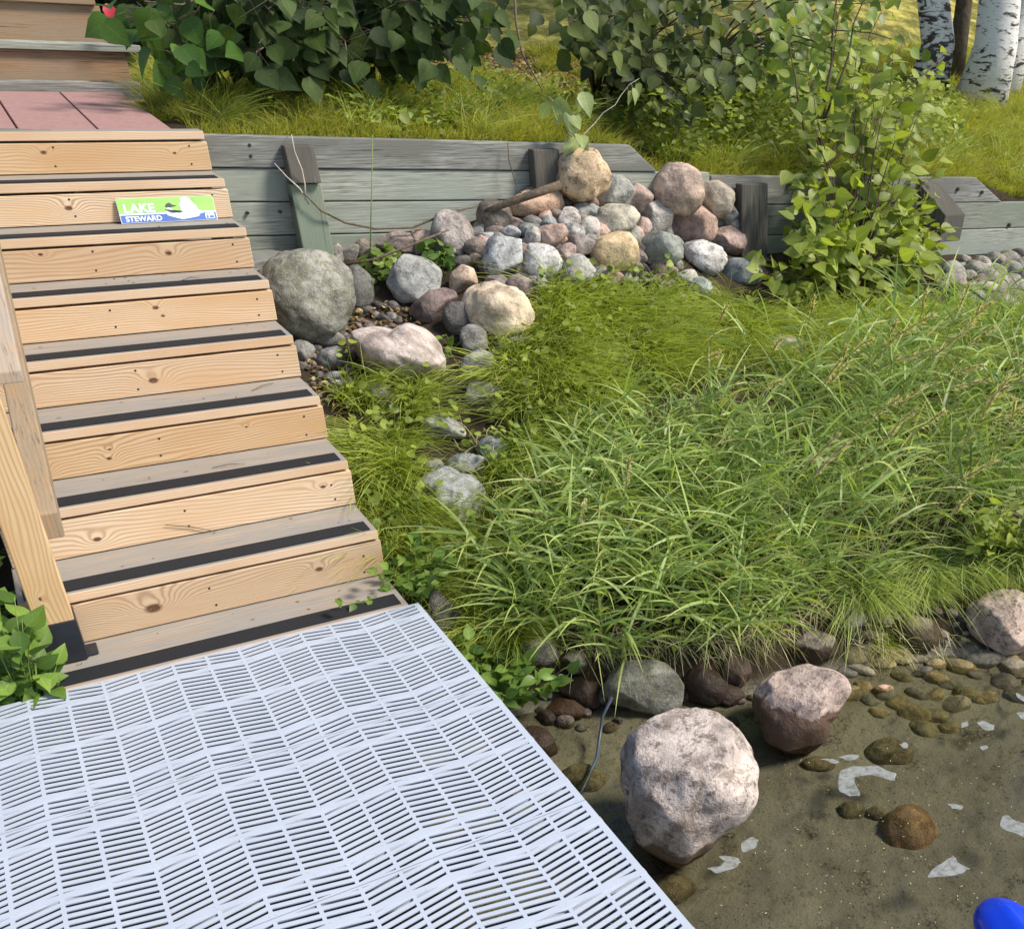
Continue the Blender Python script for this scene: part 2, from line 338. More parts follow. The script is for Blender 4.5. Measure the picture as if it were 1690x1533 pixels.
# ---------------------------------------------------------------- ground, water
def axis(parts):
    out = []
    for a, b, s in parts: out += list(np.arange(a, b, s))
    return np.array(out + [parts[-1][1]])
gx = axis([(-90, -8, 6), (-8, -2, .3), (-2, 7.5, .05), (7.5, 14, .25), (14, 120, 6)])
gy = axis([(-90, -8, 6), (-8, -3, .4), (-3, 2.3, .05), (2.3, 2.42, .01), (2.42, 6, .08), (6, 16, .4), (16, 130, 6)])
XX, YY = np.meshgrid(gx, gy); ZZ = T(XX, np.minimum(YY, 45)); nx, ny = len(gx), len(gy)
idx = np.arange(nx * ny).reshape(ny, nx)
Fq = np.stack([idx[:-1, :-1], idx[:-1, 1:], idx[1:, 1:], idx[1:, :-1]], -1).reshape(-1, 4)
tag(mesh_np('ground', np.stack([XX, YY, ZZ], -1).reshape(-1, 3), Fq, M['ground'], smooth=True), kind='structure')

def mat_water():
    t = NT('lake_water'); p = t.n('NewGeometry').outputs['Position']
    h = t.math('ADD', t.noise(p, 5, 3, .5), t.math('MULTIPLY', t.noise(p, 17, 2, .5), .3))
    bp = t.n('Bump', i_Strength=.35, i_Distance=.05); t.l(h, bp.inputs['Height'])
    fr = t.n('Fresnel', i_IOR=1.33); t.l(bp.outputs[0], fr.inputs['Normal'])
    gl = t.n('BsdfGlossy', i_Roughness=.03); t.l(bp.outputs[0], gl.inputs['Normal'])
    tr = t.n('BsdfTransparent'); tr.inputs[0].default_value = (.84, .84, .76, 1)
    mx = t.n('MixShader'); t.l(fr.outputs[0], mx.inputs[0]); t.l(tr.outputs[0], mx.inputs[1]); t.l(gl.outputs[0], mx.inputs[2]); t.l(mx.outputs[0], t.out.inputs[0])
    return t.m
wx = axis([(-90, -3, 8), (-3, 9, .2), (9, 120, 8)])
top = [(x, float(shoreY(x)) + .12, WATER) for x in wx]; bot = [(x, -90, WATER) for x in wx]; n = len(wx)
tag(mesh_np('water', np.array(bot + top), np.array([[i, i + 1, n + i + 1, n + i] for i in range(n - 1)]), mat_water()), kind='structure')

# ---------------------------------------------------------------- stairs
YZ = [(0, 0), (.286, .197), (.578, .390), (.869, .576), (1.166, .757), (1.443, .934), (1.721, 1.108), (1.996, 1.279), (2.277, 1.451)]
XL, XR = -1.2, 0.0; TH = .036
# knots per riser: (x, height above the lower tread, radius)
KN = {1: [(-.82, .075, .040), (-.24, .085, .022)], 2: [(-.92, .055, .020), (-.11, .10, .016)], 3: [(-1.02, .045, .018), (-.80, .055, .014), (-.79, .09, .010), (-.30, .10, .009)],
      4: [(-1.02, .085, .020), (-.56, .06, .026)], 5: [(-.46, .10, .018), (-.44, .065, .012)], 6: [(-.80, .11, .014), (-.33, .085, .020)],
      7: [(-.64, .07, .022)], 8: [(-.66, .09, .018), (-.14, .08, .012)]}
stairs = empty('stairs', (0, 0, 0), 'pale softwood outdoor staircase with black grip strips climbing from the dock', 'stairs')
for k, (y, z) in enumerate(YZ, 1):
    y1 = YZ[k][0] + .03 if k < 9 else y + .12
    m = MB(); m.box(XL, XR, y, y1, z - TH, z, [1, 0, 1, 1, 1, 1]); tr = m.build('tread', [M['tread'], M['nose']], stairs, bevel=.003)
    if k < 9:
        m = MB(); m.box(XL + .02, XR - .022, y + .016, y + .105, z + .0015, z + .0035); m.build('grip_strip', M['grip'], tr)
        zt = YZ[k][1] - TH - .010; yr = YZ[k][0] + .003
        kn = [(a, z + b, c * 1.5) for a, b, c in KN[k]]
        mt = mat_wood('riser_wood', ((.76, .55, .35), (.64, .48, .32), (.80, .62, .43), (.66, .47, .28), (.73, .55, .37))[k % 5], ((.34, .17, .075), (.30, .17, .09), (.40, .24, .13))[k % 3], kn, seed=k * 7, freq=(70, 95, 62, 84)[k % 4], tilt=(.03, -.05, .06, -.02, .045)[k % 5])
        m = MB(); m.box(XL + .005, XR + .007, yr, yr + .036, z + .004, zt); ri = m.build('riser', mt, stairs, bevel=.003)
        m = MB()                                            # screw heads
        for sx in (-.07, -.62, -1.13):
            for sz in (.035, .105):
                cx, cz = sx + random.uniform(-.01, .01), z + sz + random.uniform(-.006, .006)
                m = MB(); m.tube([(cx, yr - .0012, cz), (cx, yr + .002, cz)], .0042, 8); m.build('screw', M['black'], ri)
for sx in (XL + .05, (XL + XR) / 2, XR - .09):              # sawtooth stringers behind
    m = MB()
    for k in range(8):
        (y, z), (yb, zb_) = YZ[k], YZ[k + 1]
        m.hexa([(sx, y + .042, z - .30), (sx + .038, y + .042, z - .30), (sx + .038, yb + .036, zb_ - .30), (sx, yb + .036, zb_ - .30),
                (sx, y + .042, z - TH - .001), (sx + .038, y + .042, z - TH - .001), (sx + .038, yb + .036, z - TH - .001), (sx, yb + .036, z - TH - .001)])
        if k < 8: m.box(sx, sx + .038, yb + .0395, yb + .07, z - TH, zb_ - TH - .001)
    m.build('stringer', M['step_old'], stairs)

# handrail: post with steel base, bottom rail, cap
rail = empty('handrail', (-1.11, .2, 0), 'wooden stair handrail with square post in a black steel base', 'handrail')
RL = np.array((-1.11, .2, 0))
mp = mat_wood('post_wood', (.66, .47, .26), (.45, .27, .12), [(-.035 , .255, .020)], seed=4, along='Z', across='X', freq=62, contrast=1.1) if False else \
     mat_wood('post_wood', (.66, .47, .26), (.45, .27, .12), [(.255, -.02, .016)], seed=4, along='Z', across='X', freq=72, contrast=1.1)
m = MB(); m.box(-1.167, -1.058, .165, .272, .155, 1.02); post = m.build('post', mp, rail, bevel=.004)
m = MB(); m.box(-1.172, -1.053, .160, .277, .006, .158); m.box(-1.185, -1.02, .18, .262, .0035, .010); sh = m.build('post_base', M['black'], rail, bevel=.003)
m = MB(); m.tube([(-1.034, .2, .008), (-1.034, .2, .026)], .010, 6); m.build('bolt', M['black'], sh, smooth=False)
m = MB(); m.tube([(-1.034, .24, .008), (-1.034, .24, .026)], .010, 6); m.build('bolt', M['black'], sh, smooth=False)
def railbox(x0, x1, y0, z0, L, th, name, mt, drift=.07):
    m = MB(); y1, z1 = y0 + L, z0 + L * .62; d = drift * L
    m.hexa([(x0, y0, z0 - th), (x1, y0, z0 - th), (x1 + d, y1, z1 - th), (x0 + d, y1, z1 - th), (x0, y0, z0), (x1, y0, z0), (x1 + d, y1, z1), (x0 + d, y1, z1)])
    return m.build(name, mt, rail, bevel=.005)
railbox(-1.085, -1.010, .262, .50, 2.4, .09, 'bottom_rail', M['rail'])
railbox(-1.130, -.985, .215, .975, 2.4, .038, 'cap_rail', mat_wood('cap_wood', (.46, .35, .25), (.30, .21, .14), seed=8, along='Y', across='X', freq=55, grey=(.36, .30, .24)))
m = MB(); m.box(-1.10, -1.06 + .0, 1.35, 1.44, .80, 1.70); m.build('post', mp, rail)

# sign leaning on the second riser from the top
sg = empty('sign', (-.262, 1.965, 1.110), 'green and blue sign reading LAKE STEWARD with a loon leaning on a stair riser', 'sign')
SB = Vector((-.262, 1.965, 1.110)); WS, HS = .392, .102
up = Vector((0, .027, .0985)).normalized(); rt = Vector((1, 0, 0)); nm = rt.cross(up)
def S3(u, v, w=0): return SB + rt * u + up * v + nm * w
def flat(name, polys, mat, w, th=.0006):
    m = MB()
    for poly in polys:
        n_ = len(poly); b = len(m.V); m.V += [tuple(S3(a, c, w)) for a, c in poly] + [tuple(S3(a, c, w + th)) for a, c in poly]
        m.F += [[b + i for i in range(n_)][::-1], [b + n_ + i for i in range(n_)]] + [[b + i, b + (i + 1) % n_, b + n_ + (i + 1) % n_, b + n_ + i] for i in range(n_)]; m.M += [0] * (n_ + 2)
    return m.build(name, mat, sg)
mg = mat_plain('sign_green', (.36, .66, .16), .35, .5, .12, 12, .02); mb = mat_plain('sign_blue', (.10, .19, .50), .35, .5, .1, 12, .02)
mw_ = mat_plain('sign_white', (.80, .84, .86), .35, .5, .03, 12, .02); mk = mat_plain('sign_grey', (.09, .11, .10), .4, .5, .1, 30, .02)
h = WS / 2
flat('panel', [[(-h, 0), (h, 0), (h, HS), (-h, HS)]], mw_, 0, .003)
flat('green_field', [[(-h + .001, .040), (h - .001, .040), (h - .001, HS - .001), (-h + .001, HS - .001)]], mg, .0031)
flat('blue_field', [[(-h + .003, .002), (h - .003, .002), (h - .003, .033), (-h + .003, .033)]], mb, .0031)
flat('splash', [[(.045, .030), (.055, .050), (.050, .070), (.062, .085), (.058, .095), (.082, .101), (.098, .094), (.105, .080), (.118, .064), (.125, .045), (.150, .034), (.128, .028), (.120, .018), (.085, .012), (.050, .008), (.030, .014), (-.005, .026), (-.012, .038), (-.006, .052), (.004, .060), (.020, .050)]], mw_, .0040)
flat('loon_head', [[(-.008, .066), (.002, .076), (.014, .078), (.022, .070), (.040, .065), (.024, .062), (.010, .060), (-.004, .061)], [(-.010, .052), (.006, .050), (.018, .042), (.060, .038), (.052, .044), (.022, .046), (.012, .036), (.004, .044), (-.008, .048)]], mk, .0050)
flat('badge', [[(.147, .006), (.186, .006), (.186, .030), (.147, .030)]], mw_, .0045)
flat('badge_mark', [[(.152, .009), (.156, .026), (.160, .009)], [(.165, .010), (.182, .010), (.182, .018), (.165, .018)]], mb, .0055)
def text(s, u, v, size, mat, w):
    cu = bpy.data.curves.new('lettering', 'FONT'); cu.body = s; cu.size = size; cu.extrude = .0003; cu.offset = size * .035
    o = bpy.data.objects.new('tmp', cu); C.objects.link(o); dg = bpy.context.evaluated_depsgraph_get(); me = bpy.data.meshes.new_from_object(o.evaluated_get(dg))
    bpy.data.objects.remove(o); me.materials.clear(); me.materials.append(mat)
    for vtx in me.vertices: p = S3(u + vtx.co.x * 1.08, v + vtx.co.y, w + vtx.co.z) - SB; vtx.co = p
    r = bpy.data.objects.new('lettering', me); C.objects.link(r); r.parent = sg
text('LAKE', -.176, .0435, .050, mw_, .0045); text('STEWARD', -.176, .0075, .029, mw_, .0045)

# ---------------------------------------------------------------- dock
PITCH = .0257; CW = .105; X0 = .015
def zig(x):
    u = ((x - X0) / (2 * CW)) % 2.0; return .19 * 2 * CW * abs(u - 1) if False else .19 * 2 * CW * (abs(u - 1))
def clip(poly, y0, y1):
    def cut(P, f):
        o = []
        for i in range(len(P)):
            a, b = P[i], P[(i + 1) % len(P)]; fa, fb = f(a), f(b)
            if fa >= 0: o.append(a)
            if (fa >= 0) != (fb >= 0): t = fa / (fa - fb); o.append((a[0] + (b[0] - a[0]) * t, a[1] + (b[1] - a[1]) * t))
        return o
    P = cut(poly, lambda p: p[1] - y0)
    return cut(P, lambda p: y1 - p[1]) if P else P
mdock = NT('dock_plastic'); _o = mdock.obj(); _n = mdock.noise(_o, 300, 2); _b = mdock.noise(mdock.mapping(_o, (3, 1, 1)), 2.5, 4)
mdock.bump(_n, .08, .001); _d = mdock.ramp(mdock.noise(_o, 38, 6, .75), [(.60, (0, 0, 0)), (.72, (.55, .55, .55))])
DOCK = mdock.fin(mdock.mix(_d, mdock.mix(_b, (.40, .44, .51), (.50, .54, .61)), (.26, .26, .25)), .34, .5)  # the sky's blue cast is put into the white plastic's colour
dock = empty('dock', (-.8, -1.2, 0), 'white slotted plastic dock deck with wavy slats in front of the stairs', 'dock')
XD0, XD1 = -1.66, .036; SEAM = [-.004, -.695, -1.392, -2.088, -2.784]
for a, b in zip(SEAM[:-1], SEAM[1:]):
    m = MB(); ya, yb = b + .002, a - .002
    m.box(XD0, XD1, ya, ya + .007, -.022, -.0005); m.box(XD0, XD1, yb - .007, yb, -.022, -.0005)
    ya += .007; yb -= .007
    m.box(X0 + .001, XD1, ya, yb, -.022, -.0005)
    c = 0
    while X0 - c * CW > XD0 + .05:
        xr = X0 - c * CW; xl = xr - CW
        m.box(xl - .0050, xl + .0050, ya, yb, -.016, -.0005)
        xa, xb = xl + .0050, xr - (.0050 if c else -.001)
        za, zb2 = zig(xa + 1e-6), zig(xb - 1e-6) if c else zig(X0 - 1e-6) + .0
        for j in range(int((ya - .08) / PITCH) - 1, int((yb + .02) / PITCH) + 1):
            y = j * PITCH; hw = .0071
            P = clip([(xa, y + za - hw), (xb, y + zb2 - hw), (xb, y + zb2 + hw), (xa, y + za + hw)], ya, yb)
            if len(P) >= 3: m.prism(P, -.004, -.0005)
        c += 1
    for off in (.100, .345, .592):
        y = a - off; m.hexa([(XD0, y - .014, -.018), (XD1, y - .014, -.018), (XD1, y + .014, -.018), (XD0, y + .014, -.018),
                             (XD0, y - .0095, .0016), (XD1, y - .0095, .0016), (XD1, y + .0095, .0016), (XD0, y + .0095, .0016)])
    m.build('deck_panel', DOCK, dock)
alu = mat_plain('dock_frame_metal', (.05, .055, .065), .4, .5, .1, 30, .05)
m = MB(); m.box(XD1 - .045, XD1 - .006, -2.8, -.01, -.14, -.024); m.box(XD0, XD0 + .04, -2.8, -.01, -.14, -.024)
for y in np.arange(-2.74, 0, .345): m.box(XD0 + .041, XD1 - .046, y - .10, y + .035, -.11, -.024)  # wide dark crossbeams added so the deck slots look dark
m.build('frame_and_slot_darkener', alu, dock)
for x, y in ((XD1 - .09, -1.0), (XD0 + .09, -1.0), (XD1 - .09, -2.6), (XD0 + .09, -2.6)):
    m = MB(); m.tube([(x, y, -.9), (x, y, -.03)], .022, 12); m.build('leg', alu, dock, smooth=True)

# ---------------------------------------------------------------- retaining wall
wall = empty('retaining_wall', (2.5, WY, .9), 'weathered grey green timber retaining wall behind the stone pile', 'wall')
SL = -.0315
def plank(x0, x1, ztop0, hgt, mat, y0=WY, th=.06, cut=0):
    """ztop0: top height extrapolated to x = 0"""
    z = lambda x: ztop0 + SL * x
    m = MB(); m.hexa([(x0, y0, z(x0) - hgt), (x1 + cut, y0, z(x1 + cut) - hgt), (x1 + cut, y0 + th, z(x1 + cut) - hgt), (x0, y0 + th, z(x0) - hgt),
                      (x0, y0, z(x0)), (x1, y0, z(x1)), (x1, y0 + th, z(x1)), (x0, y0 + th, z(x0))])
    return m.build('plank', mat, wall, bevel=.006)
plank(-2.2, 2.32, 1.432, .143, M['old3'], y0=WY - .01, cut=.19)
plank(-2.2, 2.9, 1.285, .150, M['old2']); plank(2.91, 5.33, 1.268, .172, M['old3'], cut=.33)
plank(-2.2, 2.4, 1.130, .155, M['old2'], y0=WY + .003); plank(2.41, 13.0, 1.092, .19, M['old1'], y0=WY + .004)
plank(-2.2, 2.4, .970, .155, M['old1'], y0=WY - .002); plank(2.41, 13.0, .897, .19, M['old2'], y0=WY - .003)
plank(-2.2, 2.4, .810, .16, M['old1'], y0=WY + .002); plank(2.41, 13.0, .702, .19, M['old1'], y0=WY + .001)
def stake(x0, x1, zt, zb_, yf, mat, lean=0, name='stake', th=.09):
    m = MB(); m.hexa([(x0 + lean, yf - .05, zb_), (x1 + lean, yf - .05, zb_), (x1 + lean, yf + th, zb_), (x0 + lean, yf + th, zb_), (x0, yf, zt), (x1, yf, zt), (x1, yf + th, zt), (x0, yf + th, zt)])
    return m.build(name, mat, wall, bevel=.006)
stake(.345, .485, 1.385, 1.22, WY - .085, M['rot'], th=.07)
stake(.340, .490, 1.213, .60, WY - .10, M['stake'], lean=.01, th=.08)
stake(1.66, 1.82, 1.35, .75, WY - .085, M['rot'], th=.07)
stake(3.09, 3.30, 1.13, .55, WY - .085, M['rot'], th=.07)
m = MB(); m.hexa([(4.80, 2.13, .70), (5.02, 2.13, .70), (5.0, 2.33, .70), (4.78, 2.33, .70), (4.86, 2.15, .88), (5.06, 2.15, .88), (4.92, 2.325, 1.08), (4.72, 2.325, 1.08)])
m.build('brace', M['rot'], wall, bevel=.006)
# drilled holes and nail heads seen on the boards
m = MB()
for px, py in ((412, 240), (414, 258), (409, 352), (463, 350), (1582, 313), (1622, 318), (1667, 372), (1525, 320)):
    p = onY(px, py, WY - .013); m.tube([(p[0], WY - .0125, p[2]), (p[0], WY + .012, p[2])], .008 if px < 1500 else .014, 8)
m.build('bolt_hole', M['black'], wall)
m = MB(); m.hexa([(.03, 2.03, .70), (.36, 2.03, .70), (.36, 2.33, .70), (.03, 2.33, .70), (.03, 2.03, .905), (.345, 2.10, .905), (.20, 2.325, .905), (.03, 2.325, .905)])
tag(m.build('timber_block', M['old3'], bevel=.004), 'grey weathered timber block wedged between stairs and first wall stake', 'timber')

# ---------------------------------------------------------------- landing pavers and upper steps
t = NT('red_paver'); o_ = t.obj(); M['paver'] = t.fin(t.mix(t.noise(o_, 30, 5), (.27, .145, .13), (.44, .27, .245)), .9, .2); t.bump(t.noise(o_, 200, 3), .3, .002)
def LZ(y): return 1.447 + .045 * (y - 2.4)
for i, x0 in enumerate(np.arange(-.10 - .31 * 6, -.25, .31)):
    for j in range(5):
        y0 = 2.405 + j * .31; x1, y1 = x0 + .302, y0 + .298
        xs = x0 - .33 + .1 * 0; xa, xb = x0, x1
        m = MB(); m.hexa([(xa, y0, LZ(y0) - .05), (xb, y0, LZ(y0) - .05), (xb, y1, LZ(y1) - .05), (xa, y1, LZ(y1) - .05), (xa, y0, LZ(y0)), (xb, y0, LZ(y0)), (xb, y1, LZ(y1)), (xa, y1, LZ(y1))])
        if xb < .1:
            pv = m.build('paver', M['paver'], base=((xa + xb) / 2, (y0 + y1) / 2, LZ(y0)), bevel=.004)
            ci = round((-.108 - xb) / .31); tag(pv, 'red concrete paver, %s row above the new stairs, %s column from the grass' % (('first', 'second', 'third', 'fourth', 'fifth')[j], ('first', 'second', 'third', 'fourth', 'fifth', 'sixth')[ci]), 'paver', 'red pavers on the landing')
us = empty('timber_steps', (-.8, 4.05, 1.5), 'old brown timber steps above the red paver landing', 'steps')
for k, (y, zb_, zt, xr) in enumerate([(4.02, 1.51, 1.715, -.03), (4.42, 1.75, 1.94, -.06), (4.85, 1.975, 2.16, -.06)]):
    m = MB(); m.box(-2.4, xr, y, y + .045, zb_, zt); m.build('riser', M['step_old'], us, bevel=.004)
    m = MB(); m.box(-2.4, xr + (.08 if k == 0 else -.02), y - .03, y + .44, zt + .002, zt + .038); m.build('tread', M['old2'] if k == 0 else M['step_old'], us, bevel=.004)
m = MB(); m.box(-2.4, .0, 3.93, 4.015, 1.47, 1.57); m.build('sill_timber', M['old3'], us, bevel=.01)

# ---------------------------------------------------------------- rocks
ROCKS = []      # projected footprints, for keeping grass off them
def ico(sub=4):
    bm = bmesh.new(); bmesh.ops.create_icosphere(bm, subdivisions=sub, radius=1); V = np.array([v.co[:] for v in bm.verts]); Fc = np.array([[v.index for v in f.verts] for f in bm.faces]); bm.free(); return V, Fc
ICO = {s: ico(s) for s in (2, 3, 4, 5)}
def fbm(V, seed, sc, octs=3):
    out = np.zeros(len(V)); r = np.random.default_rng(seed)
    for k in range(octs):
        for _ in range(4):
            d = r.normal(size=3); d /= np.linalg.norm(d); out += np.sin(V @ d * sc * (1.9 ** k) * 2.2 + r.uniform(0, 6.28)) / (1.8 ** k) / 4
    return out
RIGHT = CR[:, 0]; UPV = CR[:, 1]; BACK = CR[:, 2]
def rock_shape(seed, ang=0.4, outline=None, ctr=None, sub=4, a=1, b=1, c=1, rot=0):
    V, Fc = ICO[sub]; V = V.copy(); r = np.random.default_rng(seed)
    R_ = 1 + .13 * fbm(V, seed, 1.3) + .045 * fbm(V, seed + 5, 3.5) + .022 * fbm(V, seed + 8, 9)
    V = V * R_[:, None]
    for _ in range(int(4 + ang * 10)):                    # flattened facets
        nrm = r.normal(size=3); nrm /= np.linalg.norm(nrm); d = r.uniform(.60, .92) if ang > .2 else r.uniform(.9, 1.0)
        d = 1 - (1 - d) * min(1, ang * 1.6); s = V @ nrm; over = np.maximum(s - d, 0); V = V - nrm * (over * .88)[:, None]
    if outline is None: V = (V - (V.max(0) + V.min(0)) / 2) / ((V.max(0) - V.min(0)) / 2)
    else:
        h_ = np.hypot(V[:, 0], V[:, 1]); tb = ((np.arctan2(V[:, 1], V[:, 0]) + np.pi) / (2 * np.pi) * 48).astype(int) % 48
        mx_ = np.array([h_[tb == i].max() for i in range(48)]); mx_ = (mx_ + np.roll(mx_, 1) + np.roll(mx_, -1)) / 3
        f_ = 1 / np.interp(np.arctan2(V[:, 1], V[:, 0]), (np.arange(-1, 49) + .5) / 48 * 2 * np.pi - np.pi, np.r_[mx_[-1], mx_, mx_[0]]); V[:, :2] *= f_[:, None]
    if outline is None:
        cr, sr = math.cos(rot), math.sin(rot); x, y = V[:, 0] * a, V[:, 1] * b
        V = np.stack([x * cr - y * sr, x * sr + y * cr, V[:, 2] * c], 1)
    else:
        th = np.arctan2(V[:, 1], V[:, 0]); P = np.array(outline, float) - ctr; P[:, 1] *= -1
        pa = np.arctan2(P[:, 1], P[:, 0]); o = np.argsort(pa); pa, pr = pa[o], np.hypot(P[:, 0], P[:, 1])[o]
        pa = np.r_[pa - 2 * np.pi, pa, pa + 2 * np.pi]; pr = np.r_[pr, pr, pr]
        base_r = np.hypot(V[:, 0], V[:, 1]).copy(); tt = np.linspace(-np.pi, np.pi, 73); rr = np.interp(tt, pa, pr)
        sc_ = np.interp(th, tt, rr); V = np.stack([V[:, 0] * sc_ * a, V[:, 1] * sc_ * a, V[:, 2] * c], 1)
    return V, Fc
def rock(px, py, w, h, col, label, mat='rock', ang=.4, seed=None, outline=None, rot=0, name='rock', group=None, sink=.55, cat=None, sub=4, lift=0.0, depth=None, foot=None):
    seed = seed if seed is not None else int(px * 7 + py * 13)
    hit = G((px, py))[0]; d = rays((px, py))[0]
    if foot is not None:                                  # stand the stone on the point where its foot is seen
        fp = onZ(*foot) if len(foot) == 3 else G(foot)[0]; hit = CAM + d * (np.dot(fp - CAM, -BACK) / np.dot(d, -BACK))
    dist = np.linalg.norm(hit - CAM); k = dist / F
    if outline is not None:
        xs = [q[0] for q in outline]; ys = [q[1] for q in outline]; w = max(xs) - min(xs); h = max(ys) - min(ys)
    ra, rb = w / 2, h / 2; rc = (ra + rb) / 2 * .85 if depth is None else depth * ra
    ctr = hit - d * (rb * k * sink + lift)
    k2 = np.linalg.norm(ctr - CAM) / F
    V, Fc = rock_shape(seed, ang, outline, (px, py), sub, a=k2 if outline is not None else ra * k2, b=rb * k2, c=rc * k2, rot=rot)
    Wd = V[:, :1] * RIGHT + V[:, 1:2] * UPV + V[:, 2:] * BACK + ctr
    base = (ctr[0], ctr[1], Wd[:, 2].min())
    o = mesh_np(name, Wd, Fc, M[mat], smooth=True, base=base); o.color = (*col, 1)
    tag(o, label, cat or ('boulder' if name == 'boulder' else 'rock'), group)
    ROCKS.append((px, py, ra, rb)); return o
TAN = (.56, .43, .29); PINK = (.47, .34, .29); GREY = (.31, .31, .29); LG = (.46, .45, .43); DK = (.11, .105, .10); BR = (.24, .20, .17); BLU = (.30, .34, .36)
BA = [(1028, 1240), (1045, 1205), (1085, 1180), (1130, 1168), (1178, 1173), (1212, 1197), (1238, 1232), (1251, 1280), (1247, 1320), (1225, 1350), (1190, 1380), (1155, 1412), (1125, 1428), (1085, 1415), (1048, 1392), (1042, 1355), (1036, 1310), (1025, 1270)]
rock(1140, 1295, 0, 0, (.47, .41, .38), 'largest pale pink boulder standing in the lake shallows beside the dock', 'rock_wet', .25, 11, BA, name='boulder', sink=.0, sub=5, foot=(1130, 1415, WATER - .05), depth=1.0)
BB = [(1240, 1150), (1262, 1120), (1300, 1103), (1355, 1100), (1395, 1115), (1406, 1135), (1390, 1160), (1370, 1188), (1362, 1220), (1340, 1242), (1300, 1238), (1265, 1222), (1252, 1190)]
rock(1322, 1168, 0, 0, (.43, .34, .30), 'reddish boulder with white top at the water edge behind the largest boulder', 'rock_wet2', .55, 12, BB, name='boulder', sink=.0, sub=5, foot=(1325, 1235, WATER - .05))
BC = [(1597, 1005), (1622, 985), (1660, 974), (1695, 985), (1722, 1012), (1712, 1060), (1668, 1084), (1632, 1068), (1605, 1045)]
rock(1658, 1030, 0, 0, (.42, .33, .28), 'brownish pink boulder on the shore at the right edge of the photo', 'rock_speck', .5, 13, BC, name='boulder', sink=.1, sub=5, foot=(1668, 1074, WATER))
BD = [(437, 470), (455, 445), (495, 430), (545, 430), (570, 452), (574, 490), (562, 520), (550, 548), (515, 558), (480, 550), (458, 535), (448, 505)]
rock(505, 492, 0, 0, (.27, .27, .235), 'big round grey lichen boulder beside the stairs below the wall stake', 'rock_lichen', .15, 14, BD, name='boulder', sink=.3, sub=5, foot=(515, 550))
BE = [(582, 562), (600, 548), (645, 542), (690, 537), (712, 560), (722, 600), (692, 620), (650, 633), (625, 618), (598, 598)]
rock(655, 583, 0, 0, (.50, .43, .40), 'flat topped pinkish white boulder at the upper end of the slope', 'rock_band', .7, 15, BE, name='boulder', sink=.2, sub=5, foot=(650, 622))
BF = [(763, 505), (775, 480), (805, 469), (840, 475), (868, 495), (877, 520), (866, 545), (825, 560), (795, 550), (775, 530)]
rock(820, 514, 0, 0, (.60, .50, .37), 'smooth cream oval boulder at the foot of the stone pile', 'rock_smooth', .1, 16, BF, name='boulder', sink=.3, sub=5, foot=(825, 552))
BJ = [(690, 792), (705, 778), (760, 782), (797, 805), (790, 850), (742, 866), (715, 855), (700, 825)]
rock(742, 820, 0, 0, (.34, .36, .37), 'flat blue grey rock set in the grass slope beside the stairs', 'rock', .7, 17, BJ, sink=.0, sub=5, foot=(742, 850))
BK = [(995, 1140), (1015, 1102), (1060, 1090), (1105, 1098), (1130, 1135), (1122, 1172), (1080, 1186), (1030, 1175)]
rock(1062, 1138, 0, 0, (.20, .20, .17), 'mossy grey shore rock under the hanging straw grass', 'rock_lichen', .6, 18, BK, sink=.5)
